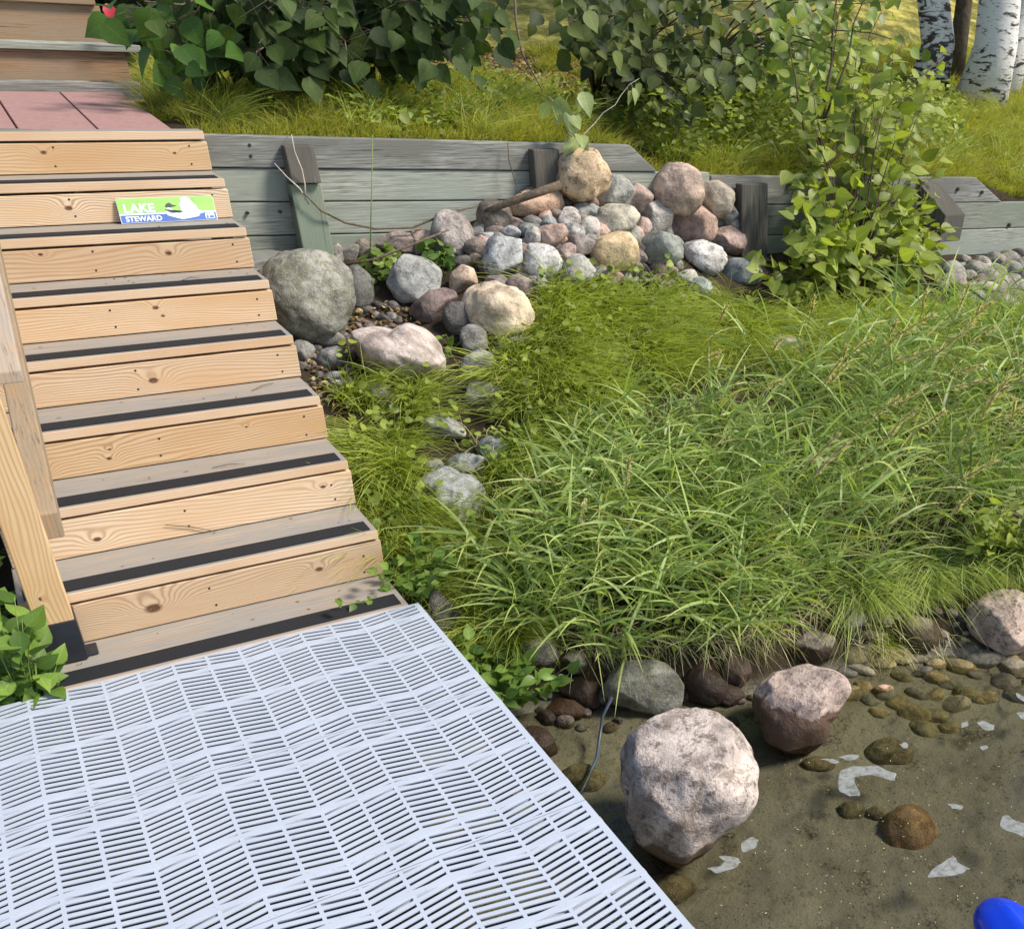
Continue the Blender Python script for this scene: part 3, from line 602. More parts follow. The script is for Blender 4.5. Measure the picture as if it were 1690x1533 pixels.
L = [  # px, py, w, h, colour, material, angularity, rotation, lift, label
 (960, 290, 88, 82, (.55, .42, .28), 'rock_speck', .12, 0, .10, 'round tan boulder with dark cracks crowning the pile against the wall'),
 (1120, 312, 80, 78, (.52, .40, .33), 'rock', .2, 0, .06, 'pinkish tan round boulder right of the crowning tan one'),
 (1182, 328, 58, 58, (.42, .37, .30), 'rock', .25, 0, .02, 'grey tan rounded rock at the right shoulder of the stone pile'),
 (1200, 352, 40, 26, (.24, .26, .26), 'rock', .3, 0, .03, 'small dark grey cobble under the right shoulder rock'),
 (1012, 320, 66, 52, (.33, .34, .32), 'rock', .5, 0, -.02, 'grey rock tucked behind the crowning tan boulder'),
 (1050, 327, 52, 44, (.46, .35, .31), 'rock', .6, .5, 0, 'small pink angular rock between the two round top boulders'),
 (1018, 367, 72, 60, (.50, .47, .38), 'rock', .35, 0, .05, 'cream and grey rounded rock in the middle of the pile'),
 (958, 338, 58, 28, (.38, .25, .20), 'rock', .3, 0, .0, 'reddish low rock directly under the crowning tan boulder'),
 (940, 362, 36, 38, (.50, .46, .43), 'rock_speck', .3, 0, .03, 'small pale cobble below the reddish low rock'),
 (948, 385, 34, 32, (.48, .48, .47), 'rock_speck', .3, 0, .04, 'white grey cobble left of the cream egg stone'),
 (973, 376, 34, 36, (.58, .55, .50), 'rock_smooth', .2, 0, .04, 'small cream egg shaped stone in the middle of the pile'),
 (975, 352, 36, 26, (.28, .31, .31), 'rock', .3, 0, .02, 'dark blue grey cobble above the cream egg stone'),
 (908, 390, 58, 40, (.52, .38, .32), 'rock', .45, .3, .05, 'pink angular rock left of the white grey cobble'),
 (880, 338, 92, 58, (.52, .36, .26), 'rock', .5, .35, .02, 'long orange tan rock under the driftwood stick'),
 (930, 330, 26, 30, (.28, .29, .29), 'rock', .4, 0, 0, 'dark grey stone right of the long orange tan rock'),
 (815, 361, 54, 60, (.17, .15, .12), 'rock', .15, 0, .04, 'dark brown round rock at the left shoulder of the pile'),
 (745, 389, 66, 72, (.37, .33, .31), 'rock', .2, 0, .04, 'grey pink egg shaped boulder at the left end of the pile'),
 (698, 401, 38, 42, (.50, .38, .33), 'rock', .6, .6, .02, 'pink angular stone left of the egg shaped boulder'),
 (655, 402, 74, 34, (.33, .27, .25), 'rock', .4, .1, 0, 'flat purplish rock lying along the foot of the wall'),
 (603, 412, 32, 34, (.22, .19, .17), 'rock', .3, 0, 0, 'small dark stone at the wall foot right of the stake'),
 (578, 420, 30, 32, (.30, .27, .25), 'rock', .5, 0, 0, 'small mottled stone touching the foot of the wall stake'),
 (552, 418, 24, 34, (.40, .36, .33), 'rock_speck', .4, 0, 0, 'pale mottled stone between the stake and the big grey boulder'),
 (685, 462, 82, 76, (.36, .37, .36), 'rock', .55, .2, .05, 'blocky light grey rock left of the small orange pink stone'),
 (762, 460, 46, 38, (.52, .40, .30), 'rock', .55, .3, .04, 'small orange pink angular stone beside the blocky grey rock'),
 (785, 411, 36, 34, (.20, .16, .14), 'rock', .3, 0, .02, 'small dark brown cobble right of the egg shaped boulder'),
 (842, 384, 34, 22, (.30, .31, .32), 'rock', .4, 0, .02, 'small dark grey stone below the dark brown round rock'),
 (805, 395, 40, 26, (.33, .35, .37), 'rock', .4, 0, .0, 'small blue stone below the left shoulder rock'),
 (830, 424, 58, 74, (.40, .42, .44), 'rock_speck', .5, -.5, .05, 'mottled blue grey angular rock in the left of the pile'),
 (893, 433, 64, 58, (.54, .53, .52), 'rock', .4, 0, .07, 'whitish grey rounded rock near the front of the pile'),
 (872, 380, 34, 26, (.29, .31, .30), 'rock', .4, 0, .02, 'dark green grey cobble under the long orange tan rock'),
 (905, 368, 30, 22, (.34, .36, .36), 'rock', .4, 0, .01, 'small grey cobble above the pink angular rock'),
 (880, 392, 26, 32, (.50, .49, .46), 'rock_speck', .3, 0, .04, 'small white speckled stone left of the pink angular rock'),
 (861, 414, 28, 26, (.36, .28, .25), 'rock', .3, 0, .02, 'small purplish cobble above the whitish grey rounded rock'),
 (955, 447, 60, 52, (.52, .52, .48), 'rock', .5, .2, .07, 'pale triangular rock at the front of the pile above the grass'),
 (935, 418, 32, 34, (.46, .35, .31), 'rock', .4, 0, .04, 'small pink cobble between whitish rock and pale triangular rock'),
 (960, 406, 44, 34, (.38, .33, .31), 'rock', .4, 0, .05, 'grey pink cobble below the cream egg stone'),
 (1015, 417, 76, 62, (.58, .45, .27), 'rock', .35, .2, .08, 'yellow tan rounded rock at the centre front of the pile'),
 (1030, 438, 50, 40, (.25, .22, .20), 'rock', .3, 0, .02, 'dark rock peeping out under the yellow tan one'),
 (1045, 395, 26, 42, (.36, .36, .33), 'rock', .4, 0, .03, 'narrow grey stone behind the yellow tan rock'),
 (1008, 460, 42, 26, (.50, .34, .32), 'rock', .5, 0, .04, 'small rosy stone just left of the standing pink block'),
 (1090, 412, 72, 62, (.27, .29, .26), 'rock', .55, .1, .05, 'dark green grey angular rock right of the yellow tan one'),
 (1080, 360, 54, 56, (.44, .42, .39), 'rock', .5, -.4, .05, 'mottled grey white rock below the small pink angular rock'),
 (1095, 378, 32, 42, (.46, .44, .42), 'rock', .5, 0, .05, 'pale grey stone leaning on the brown pink rock'),
 (1063, 378, 26, 34, (.46, .34, .30), 'rock', .6, 0, .04, 'small pink stone right of the cream and grey rock'),
 (1142, 374, 84, 62, (.37, .26, .22), 'rock', .4, .25, .05, 'brown pink rock below the pinkish tan round boulder'),
 (1192, 401, 76, 44, (.40, .30, .27), 'rock', .5, .35, .04, 'long pinkish rock at the right side of the pile'),
 (1162, 428, 72, 50, (.56, .55, .54), 'rock_speck', .4, -.15, .06, 'black and white speckled granite rock at the right front'),
 (1222, 450, 72, 46, (.24, .27, .28), 'rock', .3, 0, .03, 'blue grey low rock right of the speckled granite'),
 (1155, 476, 44, 34, (.38, .43, .46), 'rock', .5, 0, .04, 'small blue white stone below the speckled granite'),
 (1132, 460, 40, 30, (.42, .40, .37), 'rock', .4, 0, .02, 'small grey stone left of the blue white stone'),
 (1130, 500, 36, 30, (.44, .40, .33), 'rock', .4, 0, .0, 'small tan stone half hidden in grass below the blue white one'),
 (1210, 365, 34, 36, (.26, .27, .25), 'rock', .3, 0, .0, 'dark grey stone against the wall at the right end of the pile'),
 (1237, 385, 24, 22, (.34, .30, .28), 'rock', .3, 0, .0, 'tiny grey stone near the dark third stake'),
 (820, 468, 38, 30, (.36, .30, .29), 'rock', .3, 0, .02, 'small purplish cobble above the cream oval boulder'),
 (858, 476, 46, 44, (.25, .20, .19), 'rock', .35, 0, .0, 'dark purplish rock behind the cream oval boulder'),
 (886, 466, 36, 26, (.34, .33, .32), 'rock', .3, 0, .02, 'small grey stone under the whitish grey rounded rock'),
 (715, 507, 82, 48, (.20, .15, .14), 'rock', .6, .3, .03, 'dark reddish wedge shaped rock left of the cream oval boulder'),
 (757, 528, 50, 50, (.16, .15, .14), 'rock', .4, 0, .0, 'dark rock under the tip of the wedge shaped one'),
 (782, 562, 44, 50, (.30, .29, .28), 'rock', .4, 0, .0, 'grey stone below the left end of the cream oval boulder'),
 (845, 566, 66, 26, (.42, .38, .33), 'rock', .5, .25, .0, 'flat pale stone under the right side of the cream oval boulder'),
 (788, 605, 52, 54, (.27, .27, .26), 'rock', .25, 0, .0, 'rounded grey rock with grass over its top below the cream boulder'),
 (795, 650, 56, 36, (.30, .31, .28), 'rock', .5, .1, .0, 'small grey green rock below the rounded grass topped one'),
 (731, 704, 72, 42, (.37, .38, .36), 'rock', .45, -.1, .02, 'grey rock with a bright green leaf on it midway down the slope'),
 (812, 742, 52, 42, (.27, .29, .29), 'rock', .5, 0, .0, 'dark grey rock in the sedge right of the leaf topped rock'),
 (770, 768, 60, 36, (.33, .35, .34), 'rock', .5, 0, .0, 'pale grey stone behind the flat blue grey rock'),
 (716, 768, 34, 20, (.32, .33, .33), 'rock', .3, 0, .0, 'small smooth grey stone above the flat blue grey rock'),
 (627, 652, 44, 38, (.26, .26, .20), 'rock_lichen', .3, 0, .0, 'mossy rounded stone below the pinkish white boulder'),
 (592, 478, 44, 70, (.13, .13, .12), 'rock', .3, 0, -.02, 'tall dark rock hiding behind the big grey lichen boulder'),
 (540, 558, 54, 34, (.18, .18, .165), 'rock', .3, 0, .0, 'small dark rounded stone under the big grey lichen boulder'),
 (500, 580, 36, 34, (.20, .20, .19), 'rock', .3, 0, .0, 'small dark stone beside the fourth lit riser edge'),
 (545, 592, 42, 40, (.22, .23, .23), 'rock', .4, 0, .0, 'grey wedge stone in the gap beside the stairs'),
 (548, 621, 34, 14, (.38, .41, .42), 'rock_smooth', .2, .2, .0, 'flat pale blue pebble beside the stairs'),
 (561, 633, 24, 12, (.55, .54, .52), 'rock_smooth', .3, 0, .0, 'small white stone right below the flat blue pebble'),
 (1290, 575, 80, 44, (.33, .29, .26), 'rock', .4, 0, .0, 'half buried pinkish grey rock in the grass below the leafy shrub'),
 (1290, 522, 36, 26, (.40, .34, .31), 'rock', .5, 0, .0, 'small pink stone under the leafy shrub'),
 (1345, 1068, 80, 56, (.22, .18, .15), 'rock_wet2', .4, 0, .0, 'brown wet rock under overhanging grass behind the reddish boulder'),
 (1405, 1025, 56, 46, (.27, .25, .24), 'rock_wet2', .4, 0, .0, 'dark grey rock on the waterline right of the hanging grass'),
 (1456, 1026, 38, 24, (.33, .29, .27), 'rock_wet2', .4, 0, .0, 'small grey stone right of the dark waterline rock'),
 (1510, 1048, 90, 66, (.17, .15, .10), 'rock_wet2', .3, 0, -.02, 'low brown rock half under water left of the shore boulder'),
 (1215, 1108, 52, 56, (.30, .26, .25), 'rock_wet2', .5, 0, .0, 'mottled rock between the mossy rock and the reddish boulder'),
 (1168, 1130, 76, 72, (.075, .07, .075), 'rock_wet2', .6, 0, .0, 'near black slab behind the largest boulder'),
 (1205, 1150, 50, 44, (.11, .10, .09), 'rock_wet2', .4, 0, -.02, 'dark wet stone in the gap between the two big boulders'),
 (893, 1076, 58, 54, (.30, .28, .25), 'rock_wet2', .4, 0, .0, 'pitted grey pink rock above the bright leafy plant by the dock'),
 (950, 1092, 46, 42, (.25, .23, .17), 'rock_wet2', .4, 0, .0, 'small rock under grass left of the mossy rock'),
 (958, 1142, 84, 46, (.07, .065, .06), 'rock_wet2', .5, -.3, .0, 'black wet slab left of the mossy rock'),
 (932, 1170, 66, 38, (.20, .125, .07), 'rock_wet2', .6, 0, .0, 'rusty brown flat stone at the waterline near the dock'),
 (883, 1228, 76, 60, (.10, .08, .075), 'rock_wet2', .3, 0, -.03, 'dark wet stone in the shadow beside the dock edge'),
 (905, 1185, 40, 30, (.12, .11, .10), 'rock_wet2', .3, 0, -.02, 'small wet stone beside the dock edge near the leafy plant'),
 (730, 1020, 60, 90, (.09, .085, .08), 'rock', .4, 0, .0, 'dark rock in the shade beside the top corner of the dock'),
]
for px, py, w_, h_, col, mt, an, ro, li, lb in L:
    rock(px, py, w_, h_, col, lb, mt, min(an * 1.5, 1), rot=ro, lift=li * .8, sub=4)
# rocks under water
rock(1500, 1375, 96, 92, (.22, .13, .06), 'round brown rock lying under the clear water right of the largest boulder', 'rock_under', .1, 31, sink=-.15, name='rock')
for px, py, w_, h_, lb in ((1465, 1245, 84, 56, 'dark submerged stone above the foam streak'), (1405, 1340, 50, 34, 'small submerged stone left of the round brown one'), (1350, 1262, 60, 30, 'thin submerged stone below the reddish boulder'),
                           (1445, 1345, 40, 30, 'smallest submerged stone touching the round brown one'), (1105, 1470, 90, 60, 'sunken stone beside the dock corner below the largest boulder'), (960, 1290, 80, 60, 'sunken dark stone between dock and largest boulder')):
    rock(px, py, w_, h_, (.12, .095, .045), lb, 'rock_under', .2, sink=-.2)
# submerged cobbles along the right shore
def scatter(n, poly, mind, seed=0):
    r = np.random.default_rng(seed); P = np.array(poly, float); out = []; lo, hi = P.min(0), P.max(0); tries = 0
    while len(out) < n and tries < n * 60:
        tries += 1; q = lo + r.random(2) * (hi - lo)
        if inside(q[None], P)[0] and all((q[0] - o[0]) ** 2 + (q[1] - o[1]) ** 2 > mind ** 2 for o in out): out.append(tuple(q))
    return out
def inside(Q, P):
    x, y = Q[:, 0], Q[:, 1]; c = np.zeros(len(Q), bool); j = len(P) - 1
    for i in range(len(P)):
        a, b = P[i], P[j]; cond = ((a[1] > y) != (b[1] > y)) & (x < (b[0] - a[0]) * (y - a[1]) / (b[1] - a[1] + 1e-12) + a[0]); c ^= cond; j = i
    return c
for q in scatter(36, [(1395, 1110), (1410, 1080), (1500, 1085), (1590, 1075), (1700, 1090), (1700, 1150), (1600, 1160), (1590, 1195), (1540, 1215), (1490, 1190), (1430, 1195), (1400, 1150)], 24, 3):
    s = random.uniform(26, 58); c = random.choice([(.20, .16, .07), (.26, .20, .10), (.15, .13, .06), (.24, .21, .15), (.12, .11, .09)])
    rock(q[0], q[1], s * random.uniform(1.0, 1.5), s * random.uniform(.6, .85), c, 'brown cobble on the lake bed near the right shore', 'rock_under', .5, rot=random.uniform(-.5, .5), name='cobble', group='submerged cobbles along the right shore', cat='cobble', sink=-.45, sub=3)
rock(1458, 1137, 34, 16, (.55, .38, .28), 'small pink stone breaking the water among the submerged cobbles', 'rock', .2, sink=1.2, sub=3)
# pebbles: right scree, stair gap, in the pile
for poly, n_, md, s0, s1, cols, lb, gr in (
    ([(1560, 455), (1590, 430), (1700, 425), (1700, 520), (1620, 505), (1560, 490)], 60, 14, 18, 50, [GREY, (.36, .33, .30), (.25, .23, .21), (.42, .38, .34), BR], 'grey pebble in the scree below the right end of the wall', 'pebbles below the right end of the wall'),
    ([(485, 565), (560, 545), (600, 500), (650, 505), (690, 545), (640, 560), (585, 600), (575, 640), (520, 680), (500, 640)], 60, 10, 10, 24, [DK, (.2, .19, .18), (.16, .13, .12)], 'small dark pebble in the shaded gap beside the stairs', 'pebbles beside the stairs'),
    ([(720, 430), (900, 460), (1060, 470), (1110, 480), (1120, 350), (1180, 360), (1060, 340), (930, 350), (790, 380)], 120, 14, 20, 36, [GREY, BR, DK, PINK], 'small stone filling a gap between the larger rocks of the pile', 'gap stones in the pile'),
    ([(870, 1150), (980, 1120), (1240, 1150), (1250, 1200), (1010, 1200), (930, 1230)], 26, 18, 16, 34, [DK, (.14, .11, .09), (.10, .08, .05)], 'dark wet pebble along the shaded waterline', 'pebbles on the waterline'),
    ([(1380, 1010), (1480, 1000), (1590, 1010), (1600, 1060), (1440, 1075), (1390, 1050)], 30, 15, 12, 28, [DK, BR, (.2, .17, .12)], 'small stone at the waterline left of the shore boulder', 'stones at the right waterline')):
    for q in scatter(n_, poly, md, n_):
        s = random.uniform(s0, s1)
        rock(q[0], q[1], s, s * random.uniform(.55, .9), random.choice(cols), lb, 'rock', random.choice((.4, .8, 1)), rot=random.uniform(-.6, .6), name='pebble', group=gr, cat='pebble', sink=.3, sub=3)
NR = len(ROCKS)
HARD = np.array([r_ for r_ in ROCKS if r_[2] > 15])

# ---------------------------------------------------------------- vegetation builders
LSH = {'ovate': ([0, .12, .32, .55, .8, 1], [.0, .22, .34, .30, .14, 0]), 'heart': ([-.10, .08, .28, .55, .8, 1], [.18, .42, .48, .36, .15, 0]),
       'lance': ([0, .15, .4, .65, .85, 1], [.0, .10, .15, .12, .06, 0]), 'round': ([0, .12, .35, .62, .86, 1], [.05, .34, .46, .42, .24, 0])}
def leaves(name, pos, axis_, nrm, size, shape, mat, parent=None, base=(0, 0, 0), fold=.25, curl=.35, label=None, cat=None, kind=None, r=None):
    r = r or rng; N = len(pos); ts, ws = LSH[shape]; ts = np.array(ts); ws = np.array(ws); K = len(ts)
    a = axis_ / (np.linalg.norm(axis_, axis=1, keepdims=True) + 1e-9); nn = nrm - a * (nrm * a).sum(1, keepdims=True); nn /= np.linalg.norm(nn, axis=1, keepdims=True) + 1e-9
    s = np.cross(nn, a); cu = curl * (r.random(N) * 1.2 - .1); fo = fold * (r.random(N) + .4); size = np.broadcast_to(size, (N,))
    V = np.zeros((N, K, 3, 3))
    for i in range(K):
        mid = a * (ts[i]) + nn * (-cu * ts[i] ** 2)[:, None]; side = s * ws[i]; upv = nn * (ws[i] * fo)[:, None]
        V[:, i, 0] = mid - side + upv; V[:, i, 1] = mid; V[:, i, 2] = mid + side + upv
    V = V * size[:, None, None, None] + pos[:, None, None, :]
    b = (np.arange(N) * K * 3)[:, None, None, None]; fa = []
    for i in range(K - 1):
        for j in (0, 1): fa.append([i * 3 + j, i * 3 + j + 1, (i + 1) * 3 + j + 1, (i + 1) * 3 + j])
    Fc = (np.array(fa)[None] + (np.arange(N) * K * 3)[:, None, None]).reshape(-1, 4)
    rn = np.repeat(r.random(N), K * 3)
    sd_ = np.tile(np.array([-1., 0, 1.]), N * K); al_ = np.tile(np.repeat(ts, 3), N)
    o = mesh_np(name, V.reshape(-1, 3), Fc, mat, parent, True, {'rnd': rn, 'tip': np.zeros(len(rn)), 'side': sd_, 'along': al_}, base=base if parent is None or any(base) else tuple(parent.location))
    if label: tag(o, label, cat, None, kind)
    return o
def blades(name, root, dirv, L_, wid, droop, drop_dir, mat, segs=5, parent=None, base=(0, 0, 0), r=None, label=None, kind=None, cat=None, hue=None):
    """curved grass blades"""
    r = r or rng; N = len(root); d = dirv / np.linalg.norm(dirv, axis=1, keepdims=True)
    L_ = np.broadcast_to(L_, (N,)); wid = np.broadcast_to(wid, (N,)); droop = np.broadcast_to(droop, (N,))
    t = np.linspace(0, 1, segs + 1)
    P = root[:, None] + d[:, None] * (t[None, :, None] * L_[:, None, None]) + (drop_dir[:, None]) * ((t ** 2)[None, :, None] * (droop * L_)[:, None, None])
    view = P - CAM; tang = np.gradient(P, axis=1); ra = r.normal(size=(N, 3)) * .9
    side = np.cross(tang, ra[:, None] + np.array([0, 0, .3])); side /= np.linalg.norm(side, axis=2, keepdims=True) + 1e-9
    w = wid[:, None] * (np.clip(1 - t ** 2.2, .04, 1) * np.clip(.55 + t * 2, 0, 1))[None]
    V = np.stack([P - side * w[..., None] / 2, P + side * w[..., None] / 2], 2)
    i = np.arange(segs); fa = np.stack([2 * i, 2 * i + 1, 2 * i + 3, 2 * i + 2], 1)
    Fc = (fa[None] + (np.arange(N) * (segs + 1) * 2)[:, None, None]).reshape(-1, 4)
    rn = np.repeat(np.clip(r.random(N) if hue is None else r.random(N) * .55 + hue * .45, 0, 1), (segs + 1) * 2); tp = np.tile(np.repeat(t, 2), N)
    o = mesh_np(name, V.reshape(-1, 3), Fc, mat, parent, True, {'rnd': rn, 'tip': tp}, base=base if parent is None or any(base) else tuple(parent.location))
    if label or kind: tag(o, label, cat, None, kind)
    return o
def free(P3, pad=1.0, up_=0.0):
    """True where a root does not sit on a big rock"""
    q = project(P3); ok = np.ones(len(q), bool)
    for (x, y, a, b) in HARD: ok &= (((q[:, 0] - x) / (a * pad)) ** 2 + ((q[:, 1] - y + b * up_) / (b * (pad + up_))) ** 2) > 1
    return ok
def pix_pts(n, poly, seed):
    """n random terrain points inside an outline given where the plants root"""
    r = np.random.default_rng(seed); P = np.array(poly, float); A = G(P)[:, :2]
    out = np.zeros((0, 2)); lo, hi = A.min(0), A.max(0)
    while len(out) < n:
        q = lo + r.random((n * 2, 2)) * (hi - lo); out = np.vstack([out, q[inside(q, A)]])
    out = out[:n]; return np.c_[out, T(out[:, 0], out[:, 1])]
def unit(n, r, up=0.0): v = r.normal(size=(n, 3)); v[:, 2] = np.abs(v[:, 2]) * 1.0 + up; return v / np.linalg.norm(v, axis=1, keepdims=True)

def tufts(name, polys, ntuft, per, L0, L1, wid, mat, seed, flow=(-.25, -1), pad=1.0, label=None, up=.75, drp=.55, spread=.5, segs=5, upc=0.0):
    r = np.random.default_rng(seed); R_ = []
    for poly, frac in polys: R_.append(pix_pts(int(ntuft * frac), poly, seed + len(R_)))
    R_ = np.vstack(R_); R_ = R_[free(R_, pad, upc)]; n = len(R_)
    root = np.repeat(R_, per, 0); N = len(root); root[:, :2] += r.normal(size=(N, 2)) * .028; root[:, 2] = T(root[:, 0], root[:, 1]) - .01
    fd = np.repeat(r.normal(size=(n, 2)) * .6 + np.array(flow) * .6, per, 0)
    d = np.c_[fd * .6 + r.normal(size=(N, 2)) * spread, np.full(N, up) + r.random(N) * .35]
    dd = np.c_[fd, np.full(N, -1.0)]; dd /= np.linalg.norm(dd, axis=1, keepdims=True)
    tl = np.repeat(r.uniform(.55, 1.45, n), per)
    return blades(name, root, d, r.uniform(L0, L1, N) * tl, wid * r.uniform(.7, 1.3, N), r.uniform(.6, 1.3, N) * drp, dd, mat, r=r, label=label, kind='stuff', segs=segs, hue=np.repeat(r.random(n), per))

# fine drooping sedge over the slope
S1 = [(560, 620), (640, 650), (700, 660), (780, 690), (820, 610), (880, 570), (900, 490), (1010, 490), (1110, 490), (1160, 520), (1100, 640), (960, 740), (860, 800), (800, 830), (700, 900), (650, 960), (620, 900), (590, 780)]
S2 = [(1110, 490), (1250, 500), (1400, 520), (1560, 520), (1700, 520), (1700, 640), (1500, 640), (1300, 620), (1100, 640)]
tufts('sedge_grass', [(S1, .6), (S2, .4)], 380, 80, .14, .34, .0046, M['sedge'], 21, pad=1.15, upc=.9, label='fine olive green sedge drooping over the bank')
S3_ = [(600, 830), (660, 980), (760, 1080), (870, 1100), (860, 960), (760, 880), (690, 870)]
tufts('sedge_grass', [(S3_, 1)], 110, 60, .14, .26, .003, M['sedge'], 22, label='dark green sedge in the shade between stairs, dock and reed grass')

# reed grass: jointed stems with long flat leaves
def reeds(name, poly, n, h0, h1, lean, seed, label, leafL=(.20, .40), mat=M['reed'], wid=.0125, npl=7):
    r = np.random.default_rng(seed); R_ = pix_pts(n, poly, seed); R_ = R_[free(R_, .8)]; n = len(R_)
    H = r.uniform(h0, h1, n); ld = np.c_[np.array(lean)[None] + r.normal(size=(n, 2)) * .22, np.full(n, 1.0)]; ld /= np.linalg.norm(ld, axis=1, keepdims=True)
    dd = np.c_[ld[:, :2] * 1.2 + r.normal(size=(n, 2)) * .1, np.full(n, -.6)]
    blades(name + '', R_, ld, H, .0045, .25, dd, mat, r=r, segs=6, label=label + ' (stems)' if False else label, kind='stuff')
    rp = np.repeat(np.arange(n), npl); t = r.uniform(.12, .98, len(rp)); P = R_[rp] + ld[rp] * (t * H[rp])[:, None] + dd[rp] * (t ** 2 * .25 * H[rp])[:, None]
    az = r.uniform(0, 2 * np.pi, len(rp)); d = np.c_[np.cos(az), np.sin(az), np.zeros(len(rp))] * r.uniform(.5, 1.0, len(rp))[:, None] + ld[rp] * r.uniform(.35, 1.0, len(rp))[:, None]
    dn = np.c_[d[:, :2] * .4, np.full(len(rp), -1.0)]
    blades(name, P, d, r.uniform(*leafL, len(rp)), wid * r.uniform(.6, 1.25, len(rp)), r.uniform(.1, .6, len(rp)), dn, mat, r=r, segs=6, label=label + ', leaf blades', kind='stuff')
RA = [(790, 1010), (880, 880), (980, 800), (1080, 760), (1200, 740), (1230, 900), (1340, 1025), (1230, 1085), (1060, 1112), (920, 1100), (840, 1075)]
RB = [(1100, 730), (1250, 700), (1420, 640), (1560, 620), (1720, 600), (1720, 800), (1640, 930), (1470, 950), (1420, 1000), (1280, 1040), (1180, 900)]
reeds('reed_grass', RA, 420, .22, .50, (.06, -.15), 31, 'blue green reed grass on the bank beside the dock')
reeds('reed_grass', RB, 480, .40, .88, (.50, .05), 32, 'taller reed grass leaning right over the shore')
SS = [(1180, 500), (1560, 505), (1700, 505), (1700, 620), (1250, 600), (1130, 560)]
tufts('sedge_grass', [(SS, 1)], 240, 70, .14, .30, .0036, M['sedge'], 24, label='sedge between the shrub and the reed grass', drp=.7)
# the same growth carries on along the bank past the photo's right side
RC = [(1720, 600), (2500, 610), (2500, 790), (1990, 850), (1720, 930)]
reeds('reed_grass', RC, 420, .40, .88, (.50, .05), 34, 'reed grass continuing along the bank to the right')
tufts('sedge_grass', [([(1690, 480), (2500, 500), (2500, 640), (1690, 620)], .6), ([(1690, 900), (1990, 850), (2500, 790), (2500, 850), (1990, 900), (1700, 950)], .4)], 420, 45, .16, .32, .005, M['sedge'], 35, label='sedge continuing along the bank to the right', segs=4)
tufts('lawn_grass', [([(1690, 200), (2500, 210), (2500, 380), (1690, 330)], 1)], 700, 32, .10, .24, .005, M['lawn'], 36, flow=(.1, -.5), label='terrace grass continuing to the right', up=1.0, drp=.4, segs=4)
# leafy undergrowth between the stems
def under(name, poly, n, size, shape, mat, seed, label, hgt=.12, pad=1.0, tilt=.6):
    r = np.random.default_rng(seed); P = pix_pts(n, poly, seed); P = P[free(P, pad)]; n = len(P); P[:, 2] += r.random(n) ** 1.0 * hgt + .01
    az = r.uniform(0, 2 * np.pi, n); a = np.c_[np.cos(az), np.sin(az), r.normal(size=n) * .35]
    nr = np.c_[r.normal(size=(n, 2)) * tilt + np.array([-.1, -.35]), np.ones(n)]
    return leaves(name, P, a, nr, r.uniform(size * .6, size * 1.2, n), shape, mat, label=label, kind='stuff', r=r)
under('ground_cover', RA, 1500, .035, 'ovate', M['weed'], 41, 'small leaves under the reed grass near the dock')
under('ground_cover', RB, 2600, .035, 'ovate', M['weed'], 42, 'small leaves under the leaning reed grass')
under('ground_cover', [(800, 780), (860, 740), (1000, 650), (1100, 640), (1080, 720), (960, 820), (860, 900)], 900, .034, 'round', M['weed'], 43, 'round leaved creeper between sedge and reeds', hgt=.16)
under('ground_cover', S1, 900, .042, 'round', M['shrub'], 46, 'small leafy weeds scattered through the sedge', hgt=.20)
under('ground_cover', S3_, 260, .05, 'ovate', M['weed'], 47, 'leafy weeds in the gap between dock and reed grass', hgt=.2)
under('ground_cover', [(590, 445), (640, 425), (700, 440), (720, 420), (760, 440), (640, 480), (600, 470)], 130, .05, 'round', M['weed'], 44, 'round leaved creeper at the left end of the pile', hgt=.10, pad=.8)
under('ground_cover', [(880, 480), (1130, 470), (1140, 520), (900, 540)], 160, .04, 'round', M['weed'], 45, 'creeper leaves at the foot of the pile', hgt=.16, pad=.7)

# grass behind the wall
B1 = [(255, 205), (420, 222), (640, 228), (880, 236), (1060, 240), (1100, 282), (1290, 288), (1500, 288), (1620, 292), (1700, 330), (1700, 190), (1500, 175), (1200, 185), (900, 160), (600, 140), (330, 110), (240, 90), (235, 140)]
tufts('lawn_grass', [(B1, 1)], 1700, 42, .09, .23, .0032, M['lawn'], 51, flow=(.1, -.5), label='bright grass on the terrace above the timber wall', up=1.0, drp=.4)
B2 = [(900, 150), (1200, 180), (1500, 170), (1700, 190), (1700, 85), (1400, 80), (1000, 75), (880, 90)]
re = np.random.default_rng(50); ne = 9000; xe = re.uniform(.0, 6.4, ne); ye = WY + .07 + re.random(ne) ** 1.5 * .35
blades('lawn_grass', np.c_[xe, ye, T(xe, ye)], np.c_[re.normal(size=(ne, 2)) * .35 + [0, -.25], np.ones(ne)], re.uniform(.05, .14, ne), .0032, re.uniform(.2, .8, ne), np.tile([0, -.5, -.6], (ne, 1)), M['lawn'], r=re, label='grass fringe hanging over the top of the timber wall', kind='stuff')
tufts('lawn_grass', [(B1, 1)], 380, 30, .16, .34, .0042, M['sedge'], 58, flow=(.1, -.5), label='taller darker grass clumps on the terrace', up=1.1, drp=.5)
under('weeds', [(560, 222), (760, 230), (760, 205), (560, 195)], 220, .06, 'round', M['shrub'], 57, 'bright yellow green weeds at the wall edge', hgt=.10)
tufts('lawn_grass', [(B2, 1)], 1500, 36, .10, .2, .006, M['lawn'], 52, flow=(.1, -.5), label='grass painted sunlit yellow rising behind the shrubs', up=1.0, drp=.4, segs=3)
under('weeds', [(420, 215), (700, 226), (1060, 238), (1100, 280), (1300, 286), (1500, 286), (1500, 170), (1100, 180), (900, 165), (600, 150), (420, 140)], 3600, .05, 'ovate', M['weed'], 53, 'mixed leafy weeds in the grass above the wall', hgt=.16)
